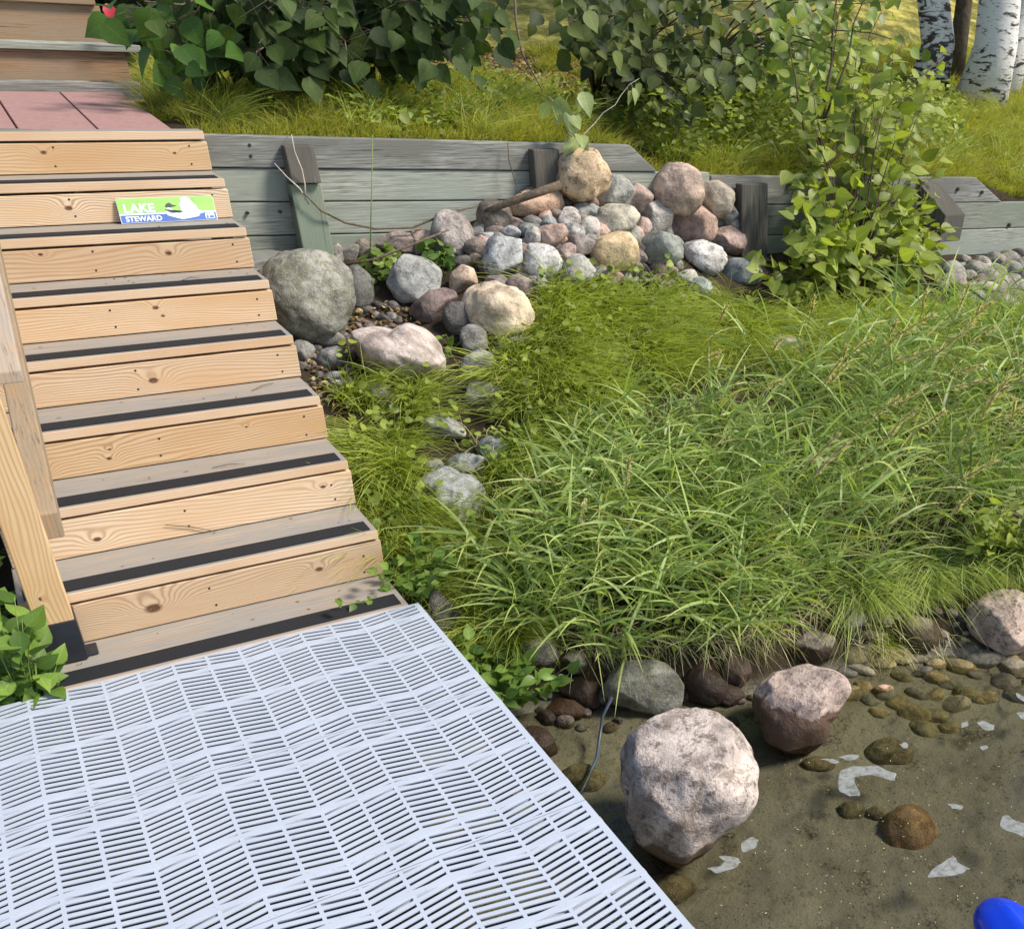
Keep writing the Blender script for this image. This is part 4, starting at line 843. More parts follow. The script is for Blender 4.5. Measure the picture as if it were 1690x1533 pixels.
under('weeds', [(980, 200), (1550, 200), (1600, 285), (1100, 282)], 4200, .06, 'ovate', M['shrub'], 54, 'knee high leafy growth around the shrub above the wall', hgt=.42)
under('leaf_litter', [(330, 105), (600, 135), (900, 155), (1060, 150), (1050, 85), (700, 85), (300, 80)], 5200, .055, 'ovate', M['litter'], 55, 'brown fallen leaves under the bushes', hgt=.02, tilt=.3)
under('leaf_litter', [(225, 150), (300, 205), (330, 215), (280, 140), (240, 120)], 120, .03, 'lance', M['litter'], 56, 'dry twigs and leaves at the edge of the pavers', hgt=.03, tilt=.3)

def curve_pts(a, b, n=7, sag=.1, wig=.02, r=None):
    r = r or rng; a, b = np.array(a, float), np.array(b, float); t = np.linspace(0, 1, n)[:, None]
    P = a + (b - a) * t; P[:, 2] += (sag * np.sin(np.pi * t[:, 0])) * np.linalg.norm(b - a); P[1:-1] += r.normal(size=(n - 2, 3)) * wig; return P
def plant(name, label, cat, root, tips, mat_stem, mat_leafs, size, shape, per=9, rad=.004, seed=0, tilt=(-.1, -.6, .8), leafname='leaf', span=.55, jit=.05, fold=.25, hang=0.0, sag=.06, group=None, spread=.0):
    """a rooted plant: one stem to each tip, leaves set along the outer part of every stem"""
    r = np.random.default_rng(seed); base = tuple(root); e = empty(name, base, label, cat, group)
    m = MB(); pos = []; ax = []
    for tp in tips:
        P = curve_pts(root, tp, 8, sag, .012, r); m.tube(P, [rad * (1 - .8 * i / 7) + .0006 for i in range(8)], 5)
        for k in range(per):
            t = 1 - span * (k + r.random() * .8) / per; f = t * 7; i = min(int(f), 6); p = P[i] + (P[i + 1] - P[i]) * (f - i); d = P[i + 1] - P[i]; d /= np.linalg.norm(d)
            s = np.cross(d, [0, 0, 1]); s /= np.linalg.norm(s) + 1e-6; sg_ = 1 if k % 2 else -1
            a = s * sg_ * r.uniform(.5, 1) + d * r.uniform(.3, .9) + r.normal(size=3) * .35 + np.array([0, 0, -hang]); a /= np.linalg.norm(a)
            q = p + r.normal(size=3) * spread
            if spread > .02: m.tube([p, q], [.0012, .0008], 3)
            m.tube([q, q + a * size * .18], [.0011, .0008], 3); pos.append(q + a * size * .18); ax.append(a)
    m.build('stem', mat_stem, e, smooth=True)
    pos = np.array(pos); ax = np.array(ax); n = len(pos); nr = np.array(tilt)[None] + r.normal(size=(n, 3)) * .45
    mats = mat_leafs if isinstance(mat_leafs, list) else [mat_leafs]
    leaves('foliage', pos, ax, nr, size * r.uniform(.6, 1.15, n), shape, mats[0], parent=e, r=r, fold=fold)
    return e

# large leafy shrub in front of the wall
r5 = np.random.default_rng(77)
def tips_in(poly, n, Y0, Y1, seed):
    rr = np.random.default_rng(seed); P = np.array(poly, float); out = []
    while len(out) < n:
        q = P.min(0) + rr.random(2) * (P.max(0) - P.min(0))
        if inside(q[None], P)[0]: out.append(onY(q[0], q[1], rr.uniform(Y0, Y1)))
    return out
ra = G((1405, 480))[0]
plant('shrub', 'bright green leafy shrub in front of the timber wall right of the stone pile', 'shrub', ra,
      tips_in([(1240, 470), (1270, 380), (1330, 310), (1440, 290), (1530, 300), (1590, 400), (1560, 500), (1480, 515), (1300, 520)], 60, 1.7, 2.15, 5) + tips_in([(1230, 500), (1235, 420), (1300, 360), (1560, 380), (1600, 440), (1570, 500), (1400, 510)], 26, 1.45, 1.85, 15) +
      tips_in([(1290, 290), (1310, 200), (1330, 90), (1420, 60), (1560, 110), (1560, 270), (1480, 300)], 34, 2.0, 2.5, 6),
      M['stem_red'], M['shrub'], .13, 'ovate', per=10, rad=.006, seed=8, span=.45, spread=.035, sag=.02, hang=.25)
rb = G((1352, 300))[0]; rb[1] = WY + .12; rb[2] = float(T(rb[0], rb[1]))
plant('sapling', 'slim dark stemmed sapling rising out of the top of the photo behind the wall', 'sapling', rb,
      [onY(1362, 150, 2.6), onY(1385, 20, 2.7), onY(1400, -160, 2.8), onY(1530, 130, 2.8), onY(1565, 85, 2.9), onY(1300, 60, 2.7), onY(1455, 20, 2.8), onY(1440, -60, 2.6), onY(1500, 60, 2.7)],
      M['stem_red'], M['shrub'], .12, 'ovate', per=16, rad=.011, seed=9, span=.62, sag=.01, hang=.3, spread=.05)

# pale leaved seedling and hanging leaves above the crowning boulder
rv = onY(950, 235, WY + .1); rv[2] = float(T(rv[0], rv[1]))
plant('seedling', 'pale leaved young vine hanging over the wall behind the crowning tan boulder', 'seedling', rv, [onY(958, 145, 2.2), onY(930, 175, 2.25), onY(905, 160, 2.3), onY(1055, 130, 2.4), onY(955, 220, 2.2)],
      M['twig_pale'], M['palevine'], .13, 'ovate', per=3, rad=.003, seed=12, span=.25, hang=1.2, tilt=(-.3, -1.2, .4))

# overhanging branches with large leaves (left) and small round leaves (right)
def bough(name, label, origin, polys, size, shape, mat, seed, per=9, rad=.014, cat='branch', hang=.9, Y=(2.6, 3.6), tilt=(-.25, -1.0, .55)):
    tips = []
    for i, (poly, n) in enumerate(polys): tips += tips_in(poly, n, Y[0], Y[1], seed + i)
    return plant(name, label, cat, np.array(origin), tips, M['bark_branch'], mat, size, shape, per=per, rad=rad, seed=seed, span=.35, hang=hang, sag=.10, spread=.09, tilt=tilt)
bough('basswood_bush', 'dark bush of big heart shaped leaves overhanging the terrace at the top left', (1.2, 4.3, float(T(1.2, 4.3))), [([(380, -60), (820, -60), (840, 60), (760, 95), (600, 80), (470, 120), (390, 90), (370, 30)], 78), ([(235, 0), (380, -20), (400, 80), (330, 85), (265, 60)], 9)], .115, 'heart', M['bigleaf'], 61, per=12)
bough('heart_leaf_plant', 'low plant of bright heart shaped leaves beside the upper timber steps', (.35, 3.4, float(T(.35, 3.4))), [([(250, 20), (345, 20), (350, 85), (270, 90)], 9), ([(205, -10), (240, -10), (235, 40), (205, 30)], 2)], .14, 'heart', M['nettle'], 64, per=4, rad=.005, cat='plant', Y=(2.9, 3.3))
bough('aspen_sapling', 'drooping sapling with small dark round leaves above the middle of the wall', (3.3, 4.6, float(T(3.3, 4.6))), [([(900, -40), (1260, -40), (1290, 60), (1240, 130), (1130, 150), (1040, 120), (930, 60)], 42), ([(1060, 120), (1190, 140), (1150, 210), (1040, 200)], 14)], .10, 'heart', M['aspen'], 67, per=9, rad=.010)
bough('aspen_sapling', 'leafy sapling filling the top right beside the slim stemmed one', (4.6, 5.2, float(T(4.6, 5.2))), [([(1260, -40), (1500, -40), (1500, 90), (1380, 170), (1260, 130)], 22)], .10, 'heart', M['weed'], 71, per=10, rad=.010)
# broad dark undergrowth under the bushes
under('undergrowth', [(240, 95), (560, 118), (720, 110), (700, 80), (400, 75), (240, 80)], 1500, .13, 'heart', M['bigleaf'], 81, 'dark broad leaved undergrowth behind the terrace grass', hgt=.35)
under('undergrowth', [(1000, 130), (1250, 150), (1250, 215), (1020, 210)], 1100, .09, 'heart', M['aspen'], 82, 'dark leafy undergrowth behind the middle of the wall', hgt=.40)

# nettles and leafy plants
def clump(name, label, px, py, spread_px, n, h, size, shape, mat, seed, per=10, stem=None, cat='plant', span=.75, lean=(0, 0)):
    r = np.random.default_rng(seed); c = G((px, py))[0]; k = np.linalg.norm(c - CAM) / F; tips = []
    for _ in range(n):
        o = r.normal(size=2) * spread_px * k * .5; tips.append((c[0] + o[0] + lean[0], c[1] + o[1] + lean[1], c[2] + h * r.uniform(.6, 1.1)))
    return plant(name, label, cat, c, tips, stem or M['stem_green'], mat, size, shape, per=per, rad=.003, seed=seed, span=span, sag=.03, hang=.1, tilt=(-.1, -.4, 1))
clump('leafy_plant', 'bright green leafy plant growing between the dock edge and the shore rocks', 835, 1160, 135, 30, .24, .065, 'ovate', M['bright'], 91, per=10)
clump('leafy_plant', 'small leafy plant reaching over the end of the lowest step', 700, 990, 120, 22, .22, .055, 'ovate', M['bright'], 92, per=9)
clump('leafy_plant', 'yellow green broad leaved plant at the right edge above the shore boulder', 1655, 935, 110, 20, .32, .075, 'ovate', M['shrub'], 93, per=10)
clump('leafy_plant', 'light green herb growing over the flat blue grey rock', 850, 860, 90, 14, .18, .045, 'lance', M['shrub'], 94, per=12)
clump('leafy_plant', 'finely leaved upright weed in the middle of the reed grass', 1180, 800, 110, 10, .34, .07, 'lance', M['reed'], 95, per=18)
clump('leafy_plant', 'two leaved creeper sprigs in front of the cream oval boulder', 745, 590, 70, 6, .10, .05, 'round', M['weed'], 96, per=5)
clump('leafy_plant', 'leafy sprig growing out of the left of the stone pile', 735, 440, 40, 5, .10, .07, 'ovate', M['nettle'], 97, per=5)
def gplant(name, label, x, y, z, spread, n, h, size, shape, mat, seed, per=9):
    r = np.random.default_rng(seed); tips = [(x + r.normal() * spread, y + r.normal() * spread, z + h * r.uniform(.5, 1.1)) for _ in range(n)]
    return plant(name, label, 'plant', np.array((x, y, z)), tips, M['stem_green'], mat, size, shape, per=per, rad=.003, seed=seed, span=.75, sag=.03, hang=.15, tilt=(.1, -.5, 1))
plant('leafy_plant', 'toothed leafy plant growing up beside the black post base', 'plant', np.array((-1.30, .03, float(T(-1.3, .03)))), tips_in([(-40, 960), (40, 985), (70, 1050), (95, 1100), (100, 1140), (40, 1150), (-40, 1160)], 26, .0, .10, 171), M['stem_green'], M['bright'], .085, 'ovate', per=7, rad=.003, seed=101, span=.6, sag=.03, hang=.1, tilt=(.1, -.7, .9))
gplant('leafy_plant', 'thicket of green weeds left of the handrail post', -1.36, .36, float(T(-1.36, .36)), .10, 34, .62, .085, 'lance', M['bright'], 102, 12)
gplant('leafy_plant', 'weeds left of the stairs below the handrail', -1.45, .95, float(T(-1.45, .95)), .14, 24, .62, .08, 'ovate', M['bright'], 103, 10)
gplant('leafy_plant', 'grey green sprig poking through beside the second step', -1.16, .40, .12, .035, 3, .12, .05, 'round', M['weed'], 104, 4)
r = np.random.default_rng(105); n = 900; X = r.uniform(-2.6, -1.24, n); Yv = r.uniform(-.1, 1.6, n)
blades('sedge_grass', np.c_[X, Yv, T(X, Yv)], np.c_[r.normal(size=(n, 2)) * .4, np.ones(n)], r.uniform(.2, .45, n), .006, .5, np.tile([.1, -.6, -.8], (n, 1)), M['sedge'], r=r, label='grass left of the stairs', kind='stuff')

# seed stalks of the tall grass
R5 = np.random.default_rng(111)
STK = [(1370, 640, 1540, 520), (1420, 690, 1600, 540), (1500, 640, 1640, 540), (1560, 700, 1700, 590), (1600, 640, 1720, 560), (1400, 730, 1520, 640), (1460, 780, 1690, 620), (1550, 760, 1730, 680), (1340, 620, 1440, 560), (1240, 620, 1290, 560), (1160, 560, 1200, 505),
       (1440, 600, 1480, 530), (1530, 600, 1600, 470), (1600, 760, 1720, 640), (1340, 760, 1480, 660), (1300, 700, 1400, 600), (1230, 870, 1380, 720), (1480, 860, 1640, 760), (1500, 560, 1530, 480), (1320, 560, 1345, 490), (1560, 600, 1620, 500), (1640, 620, 1710, 500), (1000, 700, 960, 860), (1020, 880, 1040, 760)]
STK += [(a + R5.uniform(-60, 60), b + R5.uniform(-10, 70), c + R5.uniform(-50, 50), d + R5.uniform(-5, 90)) for a, b, c, d in STK[:18]]
for i, (a, b, c, d) in enumerate(STK):
    g = G((a, b + 60))[0]; dist = np.linalg.norm(g - CAM); tip = CAM + rays((c, d))[0] * (dist * R5.uniform(.83, .90))
    e = empty('grass_stalk', tuple(g), 'straw coloured seed stalk rising from the tall reed grass', 'grass stalk', 'seed stalks in the reed grass')
    P = curve_pts(g, tip, 8, .08, .004, R5); m = MB(); m.tube(P, [.0034 * (1 - .07 * k) for k in range(8)], 5); m.build('stalk', M['straw'], e, smooth=True)
    n = 90; t = R5.uniform(.70, 1, n) * 7; ii = np.minimum(t.astype(int), 6); pp = P[ii] + (P[ii + 1] - P[ii]) * (t - ii)[:, None]; dv = (P[7] - P[5]); dv /= np.linalg.norm(dv)
    blades('seed_head', pp, dv[None] + R5.normal(size=(n, 3)) * .22, R5.uniform(.03, .055, n), .008, .1, np.tile([0, 0, -1.], (n, 1)), M['straw'], segs=2, parent=e, r=R5)
# dry straw hanging over the shore
def straw(label, poly, n, L0, L1, seed, up=.2, flow=(0, -1)):
    r = np.random.default_rng(seed); P = pix_pts(n, poly, seed); P[:, 2] += r.random(n) * .10; d = np.c_[np.array(flow)[None] * .7 + r.normal(size=(n, 2)) * .7, r.normal(size=n) * .3 + up]
    blades('dry_grass', P, d, r.uniform(L0, L1, n), .0032, r.uniform(.2, .9, n), np.tile([.05, -.3, -1.], (n, 1)), M['straw'], r=r, segs=5, label=label, kind='stuff')
straw('dead straw grass hanging over the shore rocks', [(930, 1080), (1050, 1085), (1180, 1090), (1250, 1080), (1380, 1010), (1420, 990), (1300, 1030), (1100, 1060), (950, 1050)], 520, .08, .20, 121)
straw('dead grass and roots along the undercut right bank', [(1400, 1000), (1500, 960), (1690, 930), (1700, 960), (1560, 980), (1440, 1020)], 170, .06, .16, 122)
straw('dead straw coloured blades standing among the reed grass', RB, 500, .35, .75, 127, up=1.6, flow=(.5, 0))
straw('bent dead blades in the reed grass beside the dock', RA, 220, .2, .45, 128, up=1.4, flow=(0, -.2))
straw('dry stems lying over the upper slope', [(600, 640), (900, 560), (1300, 560), (1500, 560), (1500, 620), (900, 760), (640, 900)], 420, .08, .2, 123, up=.5)
straw('yellow green water weed raft at the right waterline', [(1385, 1075), (1400, 1045), (1480, 1040), (1560, 1060), (1590, 1075), (1500, 1095), (1430, 1100)], 150, .05, .14, 124, up=0)
tufts('sedge_grass', [([(1390, 1010), (1500, 975), (1700, 945), (1700, 900), (1500, 930), (1400, 970)], 1)], 90, 60, .12, .26, .0055, M['reed'], 129, label='green grass hanging over the undercut right bank', drp=.9)
tufts('water_weed', [([(1400, 1050), (1480, 1045), (1560, 1060), (1500, 1085), (1430, 1085)], 1)], 26, 40, .06, .14, .003, M['sedge'], 130, label='green water weed on the stones at the right waterline', up=.2, drp=.3)
r = np.random.default_rng(125); P = pix_pts(420, [(500, 560), (640, 500), (720, 520), (640, 640), (560, 720), (520, 680)], 125)
leaves('leaf_litter', P + [0, 0, .012], unit(420, r), np.tile([0, -.3, 1.], (420, 1)) + r.normal(size=(420, 3)) * .3, r.uniform(.015, .035, 420), 'ovate', M['litter'], r=r, label='dead leaves in the gap beside the stairs', kind='stuff')

# sticks, twigs, cable
def stick(name, label, cat, pts, rad, mat, group=None):
    m = MB(); m.tube(pts, rad, 7); b = pts[0]; return tag(m.build(name, mat, base=tuple(float(v) for v in b), smooth=True), label, cat, group)
def onpix(seq): return [onY(x, y, Y) for x, y, Y in seq]
stick('driftwood_stick', 'long grey driftwood stick lying on the stone pile against the wall', 'stick', onpix([(926, 305, 1.98), (870, 324, 2.05), (820, 342, 2.12), (800, 350, 2.16)]), [.024, .022, .018, .012], M['bark_branch'])
stick('twig', 'thin bare twig arching along the wall behind the egg shaped boulder', 'twig', onpix([(500, 318, 2.20), (530, 348, 2.2), (570, 368, 2.22), (620, 378, 2.24), (680, 376, 2.25), (740, 352, 2.24), (790, 340, 2.2)]), [.003, .005, .006, .006, .006, .006, .004], M['bark_branch'])
stick('twig', 'pale forked twig standing in front of the dark first stake', 'twig', onpix([(504, 330, 2.21), (503, 305, 2.2), (498, 280, 2.19), (486, 250, 2.18), (481, 222, 2.17)]), [.005, .004, .004, .003, .002], M['twig_pale'])
stick('twig', 'pale slanting twig left of the first stake', 'twig', onpix([(510, 338, 2.21), (495, 312, 2.2), (473, 292, 2.19), (453, 270, 2.18)]), [.004, .004, .003, .002], M['twig_pale'])
stick('branch', 'thin dark branch lying across the rocks left of the pile', 'branch', onpix([(560, 438, 2.1), (620, 428, 2.05), (690, 400, 2.05), (740, 380, 2.1)]), [.006, .007, .007, .005], M['bark_branch'])
stick('tall_weed', 'pale grass stem standing in front of the wall boards', 'stem', onpix([(611, 420, 2.1), (613, 330, 2.15), (615, 222, 2.2)]), [.0035, .003, .002], M['stem_green'])
stick('twig', 'dark hanging twig in front of the wall left of the crowning boulder', 'twig', onpix([(838, 235, 2.3), (840, 265, 2.29), (852, 305, 2.28), (860, 320, 2.28)]), .003, M['bark_branch'])
stick('branch', 'bare drooping branch over the leaf litter behind the wall', 'branch', onpix([(848, -30, 3.4), (852, 40, 3.2), (862, 90, 3.1), (895, 150, 2.9)]), [.008, .007, .006, .003], M['bark_branch'])
r = np.random.default_rng(140); n = 60; kk = r.integers(0, 8, n); px_ = r.uniform(-1.15, -.05, n); P = np.array([[px_[i], YZ[k][0] + r.uniform(.13, .27), YZ[k][1] + .003] for i, k in enumerate(kk)])
leaves('leaf_litter', P, unit(n, r) * [1, 1, .05], np.tile([0, 0, 1.], (n, 1)) + r.normal(size=(n, 3)) * .15, r.uniform(.006, .022, n), 'lance', M['litter'], r=r, label='small dry bits of leaf lying on the stair treads', kind='stuff')
hose = []
for x, y, z in ((1010, 1150, -.26), (995, 1180, -.34), (990, 1215, -.40), (985, 1250, -.415), (972, 1280, -.43), (960, 1305, -.45), (935, 1350, -.5)): hose.append(onZ(x, y, z))
stick('water_hose', 'thin dark blue hose running from the bank into the water beside the dock', 'hose', hose, .0065, mat_plain('hose_rubber', (.05, .07, .09), .4, .5))
for i, (a, b, c, d, z, k) in enumerate([(300, 463, 330, 458, .94, 6), (415, 645, 452, 632, .585, 4), (350, 772, 405, 765, .40, 3), (272, 866, 362, 878, .20, 2)]):
    A = onZ(a, b, YZ[k - 1][1] + .006); B_ = onZ(c, d, YZ[k - 1][1] + .006)
    if k == 2: A, B_ = onY(a, b, YZ[2][0] - .004), onY(c, d, YZ[2][0] - .004)
    mid = (np.array(A) + B_) / 2 + [0, 0, .006]
    stick('twig', 'little dark twig lying on the stairs', 'twig', [A, mid, B_], [.0012, .002, .001], M['bark_branch'], 'twigs dropped on the stairs')

# ---------------------------------------------------------------- foam, float
mfoam = NT('lake_foam'); _p = mfoam.n('NewGeometry').outputs['Position']; mfoam.bump(mfoam.noise(_p, 60, 3), .2, .004)
FO = mfoam.fin(mfoam.mix(mfoam.noise(_p, 20, 3), (.26, .28, .28), (.42, .44, .44)), .45, .3)
_tr = mfoam.n('BsdfTransparent'); _mx = mfoam.n('MixShader'); _f = mfoam.noise(_p, 45, 5, .7); mfoam.l(mfoam.ramp(_f, [(.36, (.30,) * 3), (.55, (.72,) * 3)]), _mx.inputs[0]); mfoam.l(_tr.outputs[0], _mx.inputs[1]); mfoam.l(mfoam.b.outputs[0], _mx.inputs[2]); mfoam.l(_mx.outputs[0], mfoam.out.inputs[0])
def foam(label, outline):
    P = np.array(outline, float); n = len(P); c = P.mean(0); r = np.random.default_rng(int(c[0]))
    Q = []
    for i in range(n):
        a, b = P[i], P[(i + 1) % n]
        for t in (0, .5): Q.append(a + (b - a) * t + r.normal(size=2) * 1.6)
    Q = np.array(Q)
    for _ in range(2): Q = np.stack([Q * .75 + np.roll(Q, -1, 0) * .25, Q * .25 + np.roll(Q, -1, 0) * .75], 1).reshape(-1, 2); top_ = [tuple(onZ(c[0] + (q[0] - c[0]) * .96, c[1] + (q[1] - c[1]) * .96, WATER + .004)) for q in Q]; bot_ = [tuple(onZ(q[0], q[1], WATER + .0008)) for q in Q]; k = len(Q)
    V = np.array(bot_ + top_); o = mesh_np('foam_patch', V, [list(range(k, 2 * k))] + [[i, (i + 1) % k, k + (i + 1) % k, k + i] for i in range(k)], FO, base=tuple(V.mean(0)))
    bm = bmesh.new(); bm.from_mesh(o.data); bmesh.ops.triangulate(bm, faces=[f for f in bm.faces if len(f.verts) > 4]); bmesh.ops.recalc_face_normals(bm, faces=bm.faces); bm.to_mesh(o.data); bm.free()
    tag(o, label, 'foam')
foam('large L shaped foam patch right of the reddish boulder', [(1385, 1270), (1402, 1262), (1450, 1264), (1480, 1277), (1476, 1288), (1440, 1276), (1410, 1280), (1407, 1292), (1420, 1306), (1420, 1314), (1400, 1316), (1382, 1303)])
foam('small foam streak above the large L shaped patch', [(1382, 1248), (1400, 1245), (1422, 1248), (1400, 1254)])
foam('foam streak nearest the reddish boulder', [(1350, 1249), (1370, 1248), (1385, 1258), (1372, 1260)])
foam('oval foam patch nearest the largest boulder', [(1222, 1390), (1240, 1381), (1252, 1385), (1246, 1400), (1225, 1408)])
foam('ragged foam patch below the oval one near the largest boulder', [(1165, 1432), (1190, 1428), (1198, 1420), (1186, 1413), (1215, 1412), (1221, 1420), (1214, 1434), (1180, 1440)])
foam('large foam patch below the round submerged rock', [(1526, 1450), (1540, 1430), (1558, 1420), (1575, 1414), (1580, 1424), (1602, 1432), (1590, 1443), (1560, 1444)])
foam('foam patch cut by the right edge of the photo', [(1648, 1366), (1655, 1344), (1672, 1350), (1700, 1362), (1700, 1385), (1672, 1373)])
foam('thin foam oval right of the round submerged rock', [(1563, 1327), (1575, 1324), (1590, 1330), (1585, 1336), (1570, 1334)])
foam('small foam spot right of the submerged cobbles', [(1482, 1226), (1492, 1224), (1500, 1230), (1495, 1236)])
foam('foam oval near the cobbles at the right', [(1612, 1192), (1625, 1190), (1643, 1197), (1640, 1204), (1618, 1200)])
foam('small foam spot left of the foam oval near the cobbles', [(1586, 1192), (1598, 1190), (1600, 1197), (1588, 1201)])
foam('tiny foam spot under the foam oval near the cobbles', [(1616, 1230), (1628, 1229), (1630, 1236), (1620, 1238)])
foam('foam patch at the right edge level with the cobbles', [(1676, 1142), (1700, 1150), (1700, 1165), (1682, 1155)])
foam('foam blob at the right edge above the small ovals', [(1678, 1176), (1700, 1172), (1700, 1188), (1684, 1184)])
r = np.random.default_rng(131); n = 260; q = np.c_[r.uniform(1180, 1700, n), r.uniform(1210, 1533, n)]; d = rays(q); Pf = CAM + d * ((WATER + .002 - CAM[2]) / d[:, 2])[:, None]
leaves('floating_bits', Pf, np.c_[r.normal(size=(n, 2)), np.zeros(n)], np.tile([0, 0, 1.], (n, 1)), r.uniform(.002, .010, n), 'lance', M['straw'], r=r, fold=.02, curl=.0, label='pale specks and seeds floating on the lake', kind='stuff')

# blue float: rounded nose, body leading out of the photo
c0 = onZ(1630, 1486, -.33); dr = np.array([-.30, -.95, -.01]); dr /= np.linalg.norm(dr)
nS, nA = 26, 28; V = []; sx_ = np.cross(dr, [0, 0, 1]); sx_ /= np.linalg.norm(sx_); uz = np.cross(sx_, dr)
for i in range(nS):
    u = i / (nS - 1); x = 1.3 * u ** 1.6; w = .085 * math.sqrt(max(0, 1 - (1 - min(x / .10, 1)) ** 2)) + .05 * min(x / .5, 1)
    if i == nS - 1: w *= .3
    for k in range(nA):
        a = 2 * math.pi * k / nA; ca, sa = math.cos(a), math.sin(a)
        V.append(c0 + dr * x + sx_ * ca * w + uz * (sa * w * .62 + (.012 * max(0, 1 - abs(ca) * 3) * (x > .05) if sa > 0 else 0)))
Fc = [[i * nA + k, i * nA + (k + 1) % nA, (i + 1) * nA + (k + 1) % nA, (i + 1) * nA + k] for i in range(nS - 1) for k in range(nA)] + [list(range(nA))[::-1], [(nS - 1) * nA + k for k in range(nA)]]
fl = empty('plastic_float', tuple(c0), 'glossy blue plastic float with rounded nose at the lower right corner', 'float')
fb_ = mesh_np('hull', np.array(V), Fc, mat_plain('blue_plastic', (.005, .045, .60), .18, .5, .1, 5, .02), fl, True, base=tuple(c0))
m = MB(); m.tube([c0 + dr * (.14 + .05 * i) - sx_ * (-.086 - .004 * i) + uz * .0 for i in range(14)], .012, 8); m.build('edge_rope', mat_plain('white_rope', (.75, .75, .72), .6), fl, smooth=True)

# ---------------------------------------------------------------- birch trees
def mat_birch(lo=.54):
    t = NT('birch_bark'); o = t.obj(); p = t.mapping(o, (5, 5, 16)); a = t.noise(p, 1, 5, .65, .5); b = t.noise(t.mapping(o, (3, 3, 3)), 1, 4, .6); c_ = t.noise(t.mapping(o, (14, 14, 70)), 1, 3, .6)
    c = t.mix(b, (.58, .56, .52), (.74, .73, .70)); c = t.mix(t.ramp(a, [(lo, (0, 0, 0)), (lo + .06, (1, 1, 1))]), c, (.06, .05, .045)); c = t.mix(t.ramp(c_, [(.62, (0, 0, 0)), (.68, (1, 1, 1))]), c, (.12, .11, .09))
    t.bump(a, .5, .02); return t.fin(c, .75, .2)
BIR = mat_birch(); BARK = mat_plain('dark_bark', (.085, .07, .05), .9, .15, .45, 18, .8)
def tree(label, base, top_, r0, mat, crown_h, crown_r, nleaf, seed, name='birch_tree', cm=None):
    r = np.random.default_rng(seed); base = np.array(base, float); e = empty(name, tuple(base), label, 'tree'); top_ = base + np.array(top_, float)
    P = curve_pts(base - [0, 0, .1], top_, 12, 0, .05, r); rad = [r0 * (1.25 if i == 0 else 1 - .075 * i) for i in range(12)]
    m = MB(); m.tube(P, rad, 18); tr_ = m.build('trunk', mat, e, smooth=True)
    m = MB(); ends = []
    for k in range(16):
        i = r.integers(6, 12); p = P[i]; a = r.uniform(0, 6.28); q = p + np.array([math.cos(a), math.sin(a), .45]) * crown_r * r.uniform(.5, 1); Q = curve_pts(p, q, 6, .06, .05, r)
        m.tube(Q, [r0 * .22 * (1 - .15 * j) for j in range(6)], 6); ends += [Q[j] for j in range(2, 6)]
    m.build('limbs', mat, e, smooth=True)
    ends = np.array(ends); pos = ends[r.integers(0, len(ends), nleaf)] + r.normal(size=(nleaf, 3)) * crown_r * .22; ax = r.normal(size=(nleaf, 3)); ax[:, 2] -= .6
    leaves('crown', pos, ax, r.normal(size=(nleaf, 3)) + [0, 0, .8], r.uniform(.07, .13, nleaf), 'ovate', cm or M['crown'], parent=e, r=r)
    return e
def base_at(px, py): return G((px, py))[0]
b1 = base_at(1528, 150); tree('birch with greyish black flecked trunk, leftmost of the birch group', b1, (-.15, .2, 7), .19, mat_birch(.47), 3, 2.3, 2600, 201)
b2 = base_at(1615, 170); tree('white birch with upright trunk in the middle of the birch group', b2, (.25, .2, 7.5), .24, BIR, 3, 2.4, 2600, 202)
b3 = base_at(1662, 160); tree('leaning white birch at the far right of the birch group', b3 + [.0, .1, 0], (2.3, .8, 7), .17, BIR, 3, 2.2, 2200, 203)
b4 = base_at(1572, 135); tree('slim dark barked trunk between the birches', b4, (.1, .3, 6.5), .10, BARK, 3, 1.8, 1500, 204, name='alder_tree')
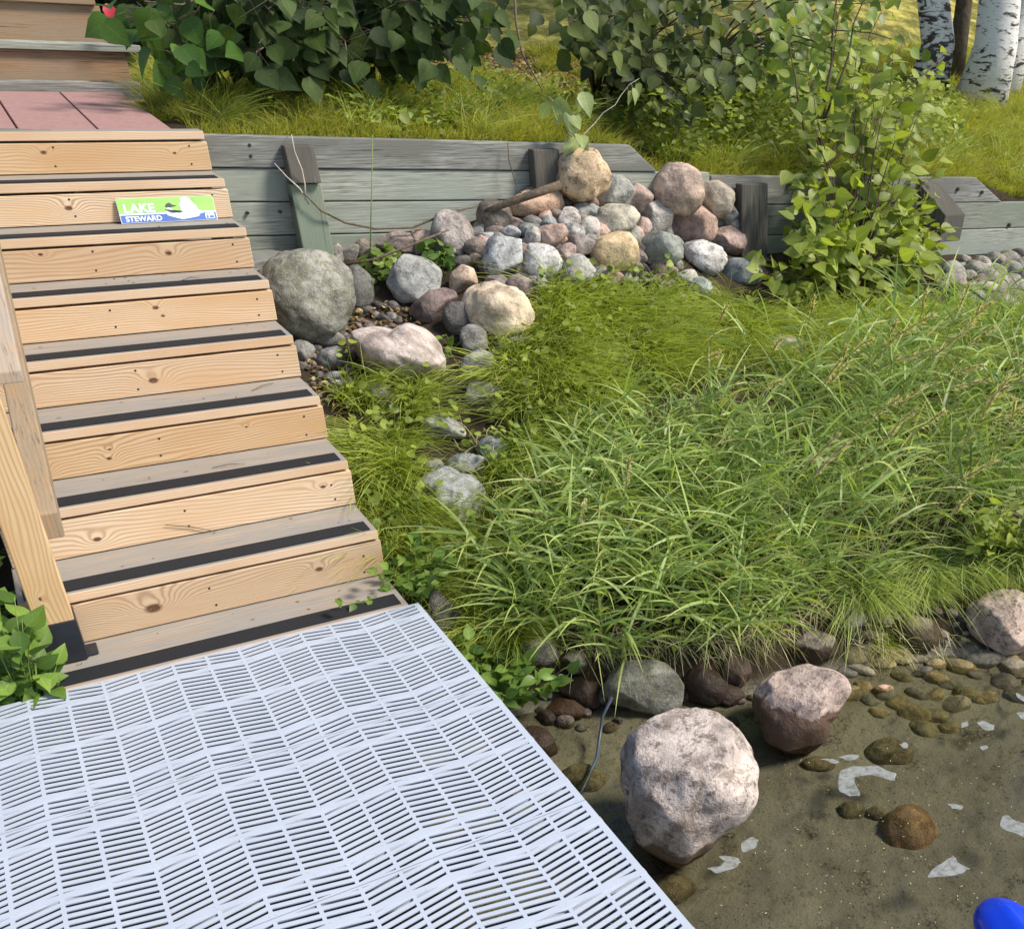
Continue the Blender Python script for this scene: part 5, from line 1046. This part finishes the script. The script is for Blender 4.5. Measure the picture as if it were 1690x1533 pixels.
b5 = (-2.9, 7.5); tree('dark barked trunk behind the upper steps', (b5[0] + 3.6, b5[1], float(T(b5[0] + 3.6, b5[1]))), (.2, .2, 6), .13, BARK, 3, 2.2, 2600, 205, name='alder_tree')
# bushes closing the view up the hill; first two added to darken the background
def bush(label, x, y, rad, hgt, n, size, mat, seed, shape='ovate'):
    r = np.random.default_rng(seed); z = float(T(x, y)); e = empty('bush', (x, y, z), label, 'bush'); m = MB(); tips = []
    for k in range(22):
        a = r.uniform(0, 6.28); q = np.array([x + math.cos(a) * rad * r.uniform(.1, .9), y + math.sin(a) * rad * r.uniform(.1, .9), z + hgt * r.uniform(.3, 1)]); Q = curve_pts((x, y, z), q, 6, .1, .03, r); m.tube(Q, [.02 * (1 - .15 * j) for j in range(6)], 5); tips += [Q[j] for j in range(2, 6)]
    m.build('stem', BARK, e, smooth=True); tips = np.array(tips); pos = tips[r.integers(0, len(tips), n)] + r.normal(size=(n, 3)) * rad * .16; pos[:, 2] = np.maximum(pos[:, 2], z + .05)
    leaves('foliage', pos, r.normal(size=(n, 3)) - [0, 0, .4], r.normal(size=(n, 3)) * .7 + [-.2, -.8, .7], size * r.uniform(.6, 1.2, n), shape, mat, parent=e, r=r)
bush('dark bush added behind the top left heart leaved bush', 1.6, 6.6, 1.3, 1.5, 3000, .16, M['bigleaf'], 301, 'heart')
bush('dark bush added behind the upper steps', .6, 6.0, .9, 1.2, 2000, .15, M['bigleaf'], 302, 'heart')
bush('green bush on the hill left of the birch group', 7.5, 9.5, 1.6, 1.6, 3000, .12, M['weed'], 303)
bush('distant green bush up the hill behind the birches', 13.5, 10.5, 2.0, 2.0, 3000, .14, M['shrub'], 304)
bush('distant bush up the hill behind the drooping sapling', 4.6, 11, 1.8, 1.8, 3000, .14, M['weed'], 305)
# red leaf on the upper step
pr = onY(175, 6, 3.9); leaves('red_leaf', pr[None], np.array([[.2, -.3, -1.]]), np.array([[0, -1., .3]]), .10, 'ovate', mat_plain('red_leaf', (.50, .03, .05), .5), base=tuple(pr), label='single bright red leaf hanging at the top left above the steps', cat='leaf')
